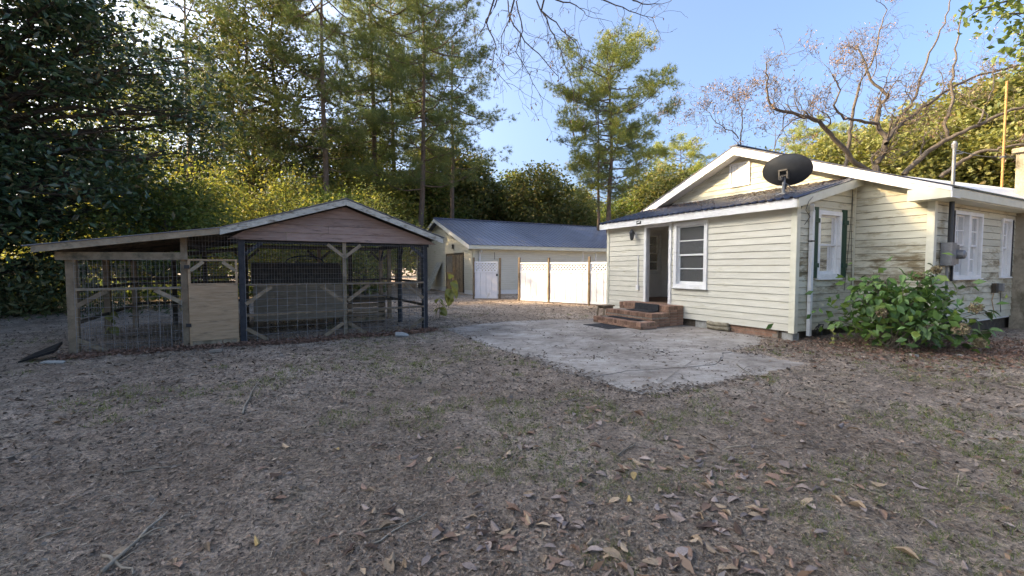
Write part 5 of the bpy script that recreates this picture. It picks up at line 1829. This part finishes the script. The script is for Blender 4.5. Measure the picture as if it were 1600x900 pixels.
# a bare tree stands behind the camera; its limb tips hang into the top of the view
r = np.random.default_rng(15)
hb = thing('overhanging_pecan_tree', 'bare thin branches hanging into the sky above the garage', 'tree', (1.6, -3.2, 0))
o_ = np.array([1.6, -3.2, 0])
mb, tw, out = MB(), MB(), []
stem = [np.array(p, float) for p in ((0, 0, -.2), (.1, .05, 2.5), (0, .3, 5), (.1, 1.2, 6.8), (-.1, 4.0, 8.4), (-.3, 7.5, 8.6), (-.4, 10.2, 8.0))]
mb.tube(stem, [.30, .26, .22, .17, .11, .07, .04], 9)
hang = [c4([(345, 0), (400, 110), (440, 200), (470, 290), (490, 360)]), c4([(195, 0), (150, 80), (112, 150), (100, 190)]), c4([(270, 0), (290, 120), (262, 200), (320, 290), (370, 400)]),
        c4([(232, 0), (242, 60), (212, 140), (205, 230), (260, 290)]), c4([(365, 40), (420, 90), (500, 170), (520, 230)]), c4([(90, 0), (60, 40), (75, 110)]), c4([(240, 70), (300, 160), (380, 240), (430, 300), (440, 360)]),
        c4([(600, 0), (680, 30), (760, 60), (800, 70)]), c4([(420, 0), (500, 20), (540, 60)]), c4([(720, 0), (780, 20), (870, 5)]), c4([(150, 90), (190, 180), (170, 260), (250, 350)])]
for i, px in enumerate(hang):
    Y = 8.3 + .35 * (i % 4)
    raw = [np.array(at(u, v, Y)) - o_ for u, v in px]
    src = stem[6] if i % 2 else stem[5]
    mb.tube(curve_pts(src, raw[0], 6, .08, r), list(np.linspace(.030, .016, 6)), 6, False)
    pts = []
    for a, b in zip(raw[:-1], raw[1:]):
        for t in (0, .33, .66):
            pts.append(a + (b - a) * t + r.normal(0, .012, 3))
    pts.append(raw[-1])
    mb.tube(pts, list(np.linspace(.015, .004, len(pts))), 5, False)
    for j in range(1, len(pts)):
        if r.random() < .75:
            d = unit((pts[j] - pts[j - 1])[None])[0]
            twig_growth(tw, r, pts[j], unit((d + r.normal(0, .8, 3))[None])[0], r.uniform(.35, .75), .006, 2, .22, out, up=-.06, kids=(1, 3), minr=.0028)
mb.build('trunk', M['bark'], hb, True)
tw.build('twigs', M['bark'], hb)['kind'] = 'stuff'
out = np.array(out)
cen = out[r.random(len(out)) < .10]
link('crown', leaves('crown', cen, r.normal(0, .4, cen.shape) + [0, 0, -1], r.uniform(.06, .11, len(cen)), r.uniform(.025, .045, len(cen)), M['lf_dead'], r=r), hb)

# leafy branch reaching in at the top right
lbr = thing('leafy_tree', 'green leafy tree limb at the upper right frame corner', 'tree', (13.8, 9.0, 0))
o_ = np.array([13.8, 9.0, 0])
mb = MB()
st_ = [np.array(p, float) for p in ((0, 0, -.2), (.1, 0, 4), (0, .1, 7.5), (-.8, .2, 8.6))]
mb.tube(st_, [.25, .2, .13, .07], 8)
Pl = []
for px in ([(1660, -20), (1600, -5), (1560, 5), (1530, 15), (1510, 28)], [(1660, 30), (1610, 20), (1570, 22), (1555, 40)], [(1680, 60), (1620, 55), (1590, 70), (1570, 90)], [(1640, -40), (1590, -25), (1540, -5)], [(1690, 100), (1630, 80), (1600, 60), (1580, 45)]):
    raw = [np.array(at(u, v, 10.0)) - o_ for u, v in px]
    mb.tube([st_[3], raw[0]] + raw[1:], list(np.linspace(.04, .008, len(raw) + 1)), 5, False)
    for a, b in zip([raw[0]] + raw[:-1], raw):
        for _ in range(26):
            Pl.append(a + (b - a) * r.random() + r.normal(0, .16, 3))
for _ in range(2600):
    Pl.append(np.array([r.normal(.6, 1.3), r.normal(0, 1.3), r.normal(8.4, 1.1)]))
Pl = np.array(Pl)
mb.build('trunk', M['bark'], lbr, True)
link('crown', leaves('crown', Pl, r.normal(size=Pl.shape) + [0, 0, -.6], r.uniform(.12, .2, len(Pl)), r.uniform(.07, .12, len(Pl)), M['lf_green'], r=r), lbr)

# ---------------------------------------------------------------- hydrangea by the house corner
hyd = thing('hydrangea_shrub', 'leafy green hydrangea shrub with dried flower heads at the house corner', 'shrub', (7.12, 8.1, 0))
hyd.scale = (1.0, 1.05, 1.16)
r = np.random.default_rng(61)
mb = MB()
tips = []
for i in range(60):
    a = r.uniform(0, 2 * pi)
    el = r.uniform(.15, 1.0)
    R_ = 1.12
    e = np.array([cos(a) * R_ * math.sqrt(max(.05, 1 - el * el * .8)) * r.uniform(.6, 1.05), sin(a) * .82 * math.sqrt(max(.05, 1 - el * el * .8)) * r.uniform(.6, 1.0), .18 + 1.13 * el * r.uniform(.75, 1.05)])
    if i < 9:
        e = np.array([r.uniform(.8, 1.5), r.uniform(-.62, -.15), r.uniform(.3, .62)])
    b0 = np.array([r.normal(0, .16), r.normal(0, .14), 0])
    pts = curve_pts(b0, e, 6, .07, r, .08)
    mb.tube(pts, list(np.linspace(.012, .005, 6)), 5, False)
    tips.append((pts, e))
mb.build('stems', M['stick'], hyd)


def big_leaf(name, L_, W_, cup, droop, mat):
    """broad pointed leaf, four segments long, folded on the midrib"""
    b_ = MB()
    prof = [(0, .02), (.22, .75), (.5, 1.0), (.78, .62), (1.0, .0)]
    for t, w in prof:
        x = t * L_
        z = -droop * t * t * L_
        b_.v += [(x, W_ / 2 * w, z + cup * w * W_), (x, 0, z), (x, -W_ / 2 * w, z + cup * w * W_)]
    for i in range(4):
        a = i * 3
        b_.f += [(a, a + 3, a + 4, a + 1), (a + 1, a + 4, a + 5, a + 2)]
    return b_.mesh(name, mat)


hl = [big_leaf('leaf', 1.0, .62, .16, .25, M['lf_hydrangea']), big_leaf('leaf', 1.0, .68, .10, .45, M['lf_hydrangea']), big_leaf('leaf', 1.0, .58, .22, .10, M['lf_hydrangea'])]
hmats = [surf('hydrangea_leaf_tone', (.055, .120, .034), (.110, .190, .052), 6, .5, bumps=.2, objvar=.45, spec=.4)]
for m_ in hl:
    m_.materials.clear(); m_.materials.append(hmats[0])
lp = []
for pts, e in tips:
    for j in range(r.integers(6, 10)):
        t = r.uniform(.35, 1.0) ** .6
        k = min(4, int(t * 5))
        p = pts[k] + (pts[k + 1] - pts[k]) * (t * 5 - k)
        lp.append(p + r.normal(0, .05, 3))
lp = np.array(lp)
out_s = np.linalg.norm(lp * [1, 1.2, 1], axis=1) - lp[:, 1] * .5
order = np.argsort(-out_s)
for n_i, i in enumerate(order[:300]):
    p = lp[i]
    o_ = link('leaf', hl[n_i % 3], hyd)
    a = math.atan2(p[1] - .05, p[0]) + r.normal(0, .9)
    o_.location = p
    s_ = r.uniform(.10, .18)
    o_.scale = (s_, s_ * r.uniform(.8, 1.1), s_ * r.uniform(.6, 1.6))
    o_.rotation_euler = (r.normal(0, .35), r.normal(.35, .30), a)
rest = lp[order[300:]]
rest = np.concatenate([rest, r.normal(0, 1, (900, 3)) * [.5, .36, .27] + [0, 0, .58]])
fo = link('foliage', leaves('foliage', rest, r.normal(size=rest.shape) * [1, 1, .5], r.uniform(.12, .19, len(rest)), r.uniform(.07, .11, len(rest)), M['lf_hydrangea'], r=r), hyd)
fo['kind'] = 'stuff'
for (x, y, z, s_) in ((.55, -.78, .72, .085), (.28, -.82, .42, .10), (-.15, -.5, 1.16, .07), (.35, -.3, 1.26, .065), (-.75, -.5, .62, .07), (.62, -.8, .22, .075)):
    P = unit(r.normal(size=(170, 3))) * s_ * r.uniform(.75, 1.05, (170, 1)) * [1, 1, .8] + [x, y, z]
    link('flower_head', leaves('flower_head', P, r.normal(size=(170, 3)), .035, .03, M['flower'], r=r), hyd)['kind'] = 'stuff'

# young broad-leaved plants between pen and garage
def young_plant(u, v, h, nl, ls, label, seed):
    r_ = np.random.default_rng(seed)
    x, y = ground_at(u, v)
    t_ = thing('broadleaf_sapling', label, 'plant', (x, y, 0))
    b_ = MB(); pts = curve_pts((0, 0, -.03), (r_.normal(0, .05), 0, h), 6, .06, r_); b_.tube(pts, list(np.linspace(.012, .005, 6)), 5); b_.build('stem', M['stick'], t_)
    me = big_leaf('leaf', 1.0, .85, .10, .5, M['lf_bright'])
    for i in range(nl):
        k = r_.integers(2, 6)
        o_ = link('leaf', me, t_); o_.location = pts[k]; s_ = ls * r_.uniform(.6, 1.1); o_.scale = (s_, s_, s_)
        o_.rotation_euler = (r_.normal(0, .3), r_.uniform(.1, .7), r_.uniform(0, 6.28))


young_plant(702, 484, 1.25, 12, .42, 'taller sapling with big light green leaves near the garage doors', 3)
young_plant(688, 500, .62, 9, .26, 'shorter sapling with pale leaves at the pen corner', 4)
for i, (u, v, h, nl, ls, lab) in enumerate(((938, 473, .45, 7, .16, 'small green weed at the left end of the porch wall'), (1300, 545, .38, 9, .09, 'thin weed sprouting right of the downspout'), (176, 530, .7, 9, .2, 'small leafy weed growing inside the pen lean-to'))):
    young_plant(u, v, h, nl, ls, lab, 20 + i)

# ---------------------------------------------------------------- ground cover
r = np.random.default_rng(99)


def scatter(n, r0, r1, amax=72, power=0.0):
    rr_ = np.exp(r.uniform(math.log(r0), math.log(r1), n))
    aa = np.radians(r.uniform(-amax, amax, n))
    return rr_ * np.sin(aa), rr_ * np.cos(aa), rr_


hx_, hy_ = cos(HA), sin(HA)


def outdoors(x, y, patio_ok=False):
    lx = (x - HC.x) * hx_ + (y - HC.y) * hy_
    ly = -(x - HC.x) * hy_ + (y - HC.y) * hx_
    bad = ((lx > 0) & (ly > 0) & (ly < 5.75)) | ((lx > 2.2) & (ly > -1.34) & (ly < 7)) | ((lx > -1.65) & (lx < 0.1) & (ly > 2.55) & (ly < 4.6))
    gx_ = (x - GO.x) * hx_ + (y - GO.y) * hy_
    gy_ = -(x - GO.x) * hy_ + (y - GO.y) * hx_
    bad |= (gx_ > 0) & (gy_ > 0)
    if not patio_ok:
        bad |= in_poly(x, y, patio_poly)
    return ~bad


def stuff(name, me, label, cat):
    o_ = link(name, me)
    return tag(o_, label, cat, kind='stuff')


# straw and dead grass lying flat
x, y, d = scatter(250000, 1.0, 26)
k = outdoors(x, y) & (r.random(len(x)) < np.clip(vnoise(x * 1.1 + 40, y * 1.1 + 40, 21) * 1.5 + vnoise(x * 4, y * 4, 23) * .6 - .45, .2, 1))
x, y, d = x[k], y[k], d[k]
n = len(x)
P = np.stack([x, y, ground_z(x, y) + .002 + r.random(n) * .010], 1)
ang = r.uniform(0, 2 * pi, n)
D = np.stack([np.cos(ang), np.sin(ang), r.normal(.05, .22, n)], 1)
sc_d = np.clip(d / 4, .65, 2.2)
stuff('straw_litter', blades('straw_litter', P, D, r.gamma(2.2, .020, n) * np.sqrt(sc_d) + .015, .0036 * sc_d, M['straw'], r=r), 'dry straw and dead grass strewn over the dirt', 'straw')
# bark chips and crumbs
x, y, d = scatter(150000, 1.0, 24)
k = outdoors(x, y) & (r.random(len(x)) < .3 + .7 * vnoise(x * .8 + 10, y * .8 + 90, 22))
x, y, d = x[k], y[k], d[k]
n = len(x)
P = np.stack([x, y, ground_z(x, y) + .003 + r.random(n) * .004], 1)
ang = r.uniform(0, 2 * pi, n)
D = np.stack([np.cos(ang), np.sin(ang), r.normal(0, .25, n)], 1)
sc_d = np.clip(d / 4, .6, 2.2)
stuff('bark_chips', leaves('bark_chips', P, D, r.gamma(2, .010, n) * sc_d + .007, r.gamma(2, .005, n) * sc_d + .005, M['chip'], r=r, nrm=np.tile([0, 0, 1.0], (n, 1)) + r.normal(0, .5, (n, 3))), 'brown chips and crumbs scattered on the dirt', 'chips')
# brown leaf crumbs over the whole yard
x, y, d = scatter(42000, 1.0, 22)
k = outdoors(x, y) & (r.random(len(x)) < np.clip(vnoise(x * .9 + 70, y * .9 + 20, 24) * 1.4 + vnoise(x * 3.5, y * 3.5, 25) * .5 - .45, .15, 1))
x, y, d = x[k], y[k], d[k]
n = len(x)
P = np.stack([x, y, ground_z(x, y) + .004 + r.random(n) * .006], 1)
ang = r.uniform(0, 2 * pi, n)
D = np.stack([np.cos(ang), np.sin(ang), r.normal(0, .3, n)], 1)
sc_d = np.clip(d / 5, .6, 1.5)
stuff('leaf_crumbs', leaves('leaf_crumbs', P, D, r.gamma(3, .009, n) * sc_d + .010, r.gamma(3, .0042, n) * sc_d + .006, M['crumb'], fold=.3, r=r, nrm=np.tile([0, 0, 1.0], (n, 1)) + r.normal(0, .45, (n, 3))), 'broken brown leaf crumbs littering the yard', 'litter')
x, y, d = scatter(60000, 4.5, 14, 30)
k = in_poly(x, y, patio_poly)
x, y, d = x[k], y[k], d[k]
ed = np.full(len(x), 9.0)
for i in range(len(patio_poly)):
    (ax_, ay_), (bx_, by_) = patio_poly[i], patio_poly[(i + 1) % len(patio_poly)]
    t = np.clip(((x - ax_) * (bx_ - ax_) + (y - ay_) * (by_ - ay_)) / ((bx_ - ax_) ** 2 + (by_ - ay_) ** 2), 0, 1)
    ed = np.minimum(ed, np.hypot(x - ax_ - t * (bx_ - ax_), y - ay_ - t * (by_ - ay_)))
nz = vnoise(x * 2.2 + 9, y * 2.2 + 4, 51) * .6 + vnoise(x * 7, y * 7, 52) * .4
k = (r.random(len(x)) < np.clip(1.1 - ed / (.05 + .55 * nz), 0, 1)) | ((nz > .66) & (r.random(len(x)) < .35)) | (r.random(len(x)) < .03)
x, y, d = x[k], y[k], d[k]
n = len(x)
P = np.stack([x, y, .019 + r.random(n) * .006], 1)
ang = r.uniform(0, 2 * pi, n)
stuff('patio_litter', leaves('patio_litter', P, np.stack([np.cos(ang), np.sin(ang), r.normal(0, .15, n)], 1), r.gamma(2, .016, n) + .012, r.gamma(2, .007, n) + .006, M['chip'], r=r, nrm=np.tile([0, 0, 1.0], (n, 1)) + r.normal(0, .3, (n, 3))), 'crumbs of soil and straw drifted over the patio edge', 'litter')
# green grass in thin tufts, thicker on the right and along the near left
x, y, d = scatter(26000, 1.05, 14)
w = vnoise(x * .7 + 5, y * .7 + 7, 31) * .6 + vnoise(x * 2.3, y * 2.3, 32) * .4
w = w + np.where(x > .5, .10, 0) + np.where((x < -.6) & (d < 3.5), .07, 0)
k = outdoors(x, y) & (w > .60) & (r.random(len(x)) < .75)
x, y, d = x[k], y[k], d[k]
nb = 9
n = len(x) * nb
rep = lambda a: np.repeat(a, nb)
sp = np.clip(rep(d) / 4, .6, 1.6)
gxx, gyy = rep(x) + r.normal(0, .022, n) * sp, rep(y) + r.normal(0, .022, n) * sp
P = np.stack([gxx, gyy, ground_z(gxx, gyy) - .002], 1)
D = np.stack([r.normal(0, .55, n), r.normal(0, .55, n), np.full(n, .8)], 1)
stuff('grass_tufts', blades('grass_tufts', P, D, r.uniform(.018, .068, n) * np.clip(sp, .9, 1.2), r.uniform(.003, .0055, n) * sp, M['grass'], r=r), 'thin tufts of green grass coming through the dirt', 'grass')
# red-brown mulch along the foot of the pen and by the house corner
n = 7000
t = r.uniform(-2.6, 3.9, n)
off = r.normal(-.12, .13, n)
mx_, my_ = CO.x + cos(CA) * t - sin(CA) * off, CO.y + sin(CA) * t + cos(CA) * off
n2 = 5000
hx2, hy2 = 8.2 + r.normal(0, 1.6, n2), 7.9 + r.normal(0, .8, n2)
k = outdoors(hx2, hy2)
mx_, my_ = np.concatenate([mx_, hx2[k]]), np.concatenate([my_, hy2[k]])
n = len(mx_)
P = np.stack([mx_, my_, ground_z(mx_, my_) + r.random(n) * .05], 1)
stuff('leaf_mulch', leaves('leaf_mulch', P, r.normal(size=(n, 3)) * [1, 1, .35], r.uniform(.03, .10, n), r.uniform(.015, .04, n), M['mulch'], r=r), 'red brown leaf mulch along the foot of the pen', 'mulch')

# fallen leaves: the largest as single things, the rest as one litter
def curled_leaf(name, mat, L_, W_, curl, bend, twist):
    b_ = MB()
    prof = [(0, .04), (.18, .62), (.42, 1.0), (.7, .8), (.9, .35), (1.0, .02)]
    for t, w in prof:
        xx_ = (t - .5) * L_
        zc = bend * (1 - (2 * t - 1) ** 2) * L_ + .004
        for s_ in (-1, -.5, 0, .5, 1):
            yy_ = s_ * w * W_ / 2
            b_.v.append((xx_, yy_ * cos(twist * (t - .5)), zc + curl * (s_ * w) ** 2 * W_ + yy_ * sin(twist * (t - .5))))
    for i in range(5):
        for j in range(4):
            a = i * 5 + j
            b_.f.append((a, a + 5, a + 6, a + 1))
    me = b_.mesh(name, mat)
    me.polygons.foreach_set('use_smooth', [True] * len(me.polygons))
    return me


kinds = [('dl1', 'rusty brown'), ('dl2', 'pale mauve grey'), ('dl3', 'tan'), ('dl4', 'dark chocolate'), ('dl5', 'golden yellow')]
shapes = {}
for mk, nm in kinds:
    shapes[mk] = [curled_leaf('fallen_leaf', M[mk], 1.0, .42, .22, .05, .6), curled_leaf('fallen_leaf', M[mk], 1.0, .38, .55, .02, -.5), curled_leaf('fallen_leaf', M[mk], 1.0, .46, .10, .07, .3), curled_leaf('fallen_leaf', M[mk], 1.0, .33, .9, -.03, 1.0)]


def leaf_density(x, y):
    d = np.hypot(x, y)
    clump = vnoise(x * 1.6 + 3, y * 1.6 + 8, 41)
    right = np.clip((x + .6) / 1.2, .16, 1.0)
    return np.clip(clump * 2.0 - .5, .12, 1) * right


cx, cy, cd = scatter(13000, 1.05, 12)
k = outdoors(cx, cy, True) & (r.random(len(cx)) < leaf_density(cx, cy)) & (r.random(len(cx)) < np.where(in_poly(cx, cy, patio_poly), .06, .85))
cx, cy, cd = cx[k], cy[k], cd[k]
size = np.clip(r.normal(.074, .024, len(cx)), .035, .135)
vis = (np.abs(cx / cy) < 1.17) & (cy * 0 + 1.5 / cy < .72)
score = np.where(vis, size / cd, 0)
order = np.argsort(-score)
big, small = order[:300], order[300:]
side = {True: 'right of the patio front corner', False: 'left of the patio front corner'}
for i in big:
    mk, nm = kinds[r.choice(5, p=[.34, .31, .22, .115, .015])]
    o_ = link('fallen_leaf', shapes[mk][r.integers(4)])
    on_patio = bool(in_poly(np.array([cx[i]]), np.array([cy[i]]), patio_poly)[0])
    o_.location = (cx[i], cy[i], .022 if on_patio else gz(cx[i], cy[i]) + .010)
    s_ = size[i]
    o_.scale = (s_, s_, s_ * r.uniform(.8, 1.3))
    o_.rotation_euler = (r.normal(0, .20) + (pi if r.random() < .35 else 0), r.normal(0, .14), r.uniform(0, 6.28))
    if abs(o_.rotation_euler[0]) > 2:
        o_.location.z += .02
    near = 'near the camera' if cd[i] < 2.4 else 'mid yard' if cd[i] < 4.5 else 'towards the patio'
    hand = 'right' if cx[i] > 0 else 'left'
    wide = 'broad' if size[i] > .095 else 'medium' if size[i] > .078 else 'small'
    lab = wide + ' ' + nm + ' fallen leaf ' + ('on the concrete patio' if on_patio else 'on dirt ' + near + ', ' + hand + ' of centre')
    tag(o_, lab, 'leaf', wide + ' ' + nm + ' leaves ' + ('on patio' if on_patio else near + ' ' + hand))
xs, ys = cx[small], cy[small]
n = len(xs)
P = np.stack([xs, ys, np.where(in_poly(xs, ys, patio_poly), .020, ground_z(xs, ys) + .006)], 1)
ang = r.uniform(0, 2 * pi, n)
stuff('leaf_litter', leaves('leaf_litter', P, np.stack([np.cos(ang), np.sin(ang), r.normal(.05, .2, n)], 1), size[small], size[small] * .36, M['lf_dead'], fold=.06, r=r, nrm=np.tile([0, 0, 1.0], (n, 1)) + r.normal(0, .35, (n, 3))), 'small dead leaves lying all over the yard', 'leaves')

# sticks
sticks = [((378, 648), (408, 592), .011, 'straight pale stick lying before the pen door'), ((160, 900), (262, 806), .013, 'long pale stick at the near left'),
          ((164, 872), (210, 898), .010, 'short stick crossing the long pale one'), ((185, 738), (285, 726), .006, 'thin stick on the left of the yard'), ((560, 838), (660, 818), .006, 'thin dark twig near the lower middle'),
          ((580, 858), (668, 806), .006, 'slender twig beside the lower middle one'), ((1135, 694), (1212, 694), .006, 'thin straight twig among the leaves right of centre'), ((965, 712), (995, 692), .008, 'short bent twig left of the leaf patch'),
          ((1150, 572), (1178, 592), .009, 'dark twig lying on the concrete patio'), ((1030, 604), (1090, 560), .004, 'hair thin twig on the concrete patio'), ((870, 632), (930, 620), .006, 'twig along the near edge of the patio'),
          ((10, 720), (60, 700), .006, 'twig at the left frame edge'), ((1330, 760), (1390, 782), .006, 'twig among leaves in the right yard'), ((420, 700), (500, 706), .005, 'thin twig in the open left yard'), ((690, 590), (740, 570), .006, 'twig between pen and patio'),
          ((50, 850), (120, 830), .007, 'dry stem by the grass at the near left corner'), ((700, 640), (760, 652), .005, 'thin twig in the middle of the yard')]
for (a, b, rad_, lab) in sticks:
    (x0, y0), (x1, y1) = ground_at(*a), ground_at(*b)
    t_ = MB()
    pts = []
    for i in range(7):
        t = i / 6
        xx_, yy_ = x0 + (x1 - x0) * t + r.normal(0, .008), y0 + (y1 - y0) * t + r.normal(0, .008)
        inp = bool(in_poly(np.array([xx_]), np.array([yy_]), patio_poly)[0])
        pts.append((xx_, yy_, (.018 if inp else gz(xx_, yy_)) + rad_ * 1.1 + .004))
    t_.tube(pts, list(np.linspace(rad_, rad_ * .5, 7)), 6)
    if rad_ > .007:
        m_ = Vector(pts[3]); t_.tube([m_, m_ + Vector((.05, .04, .03)), m_ + Vector((.10, .06, .035))], [rad_ * .5, rad_ * .4, rad_ * .2], 5)
    tag(t_.build('stick', M['stick'], None, True), lab, 'stick', 'sticks fallen on the yard')
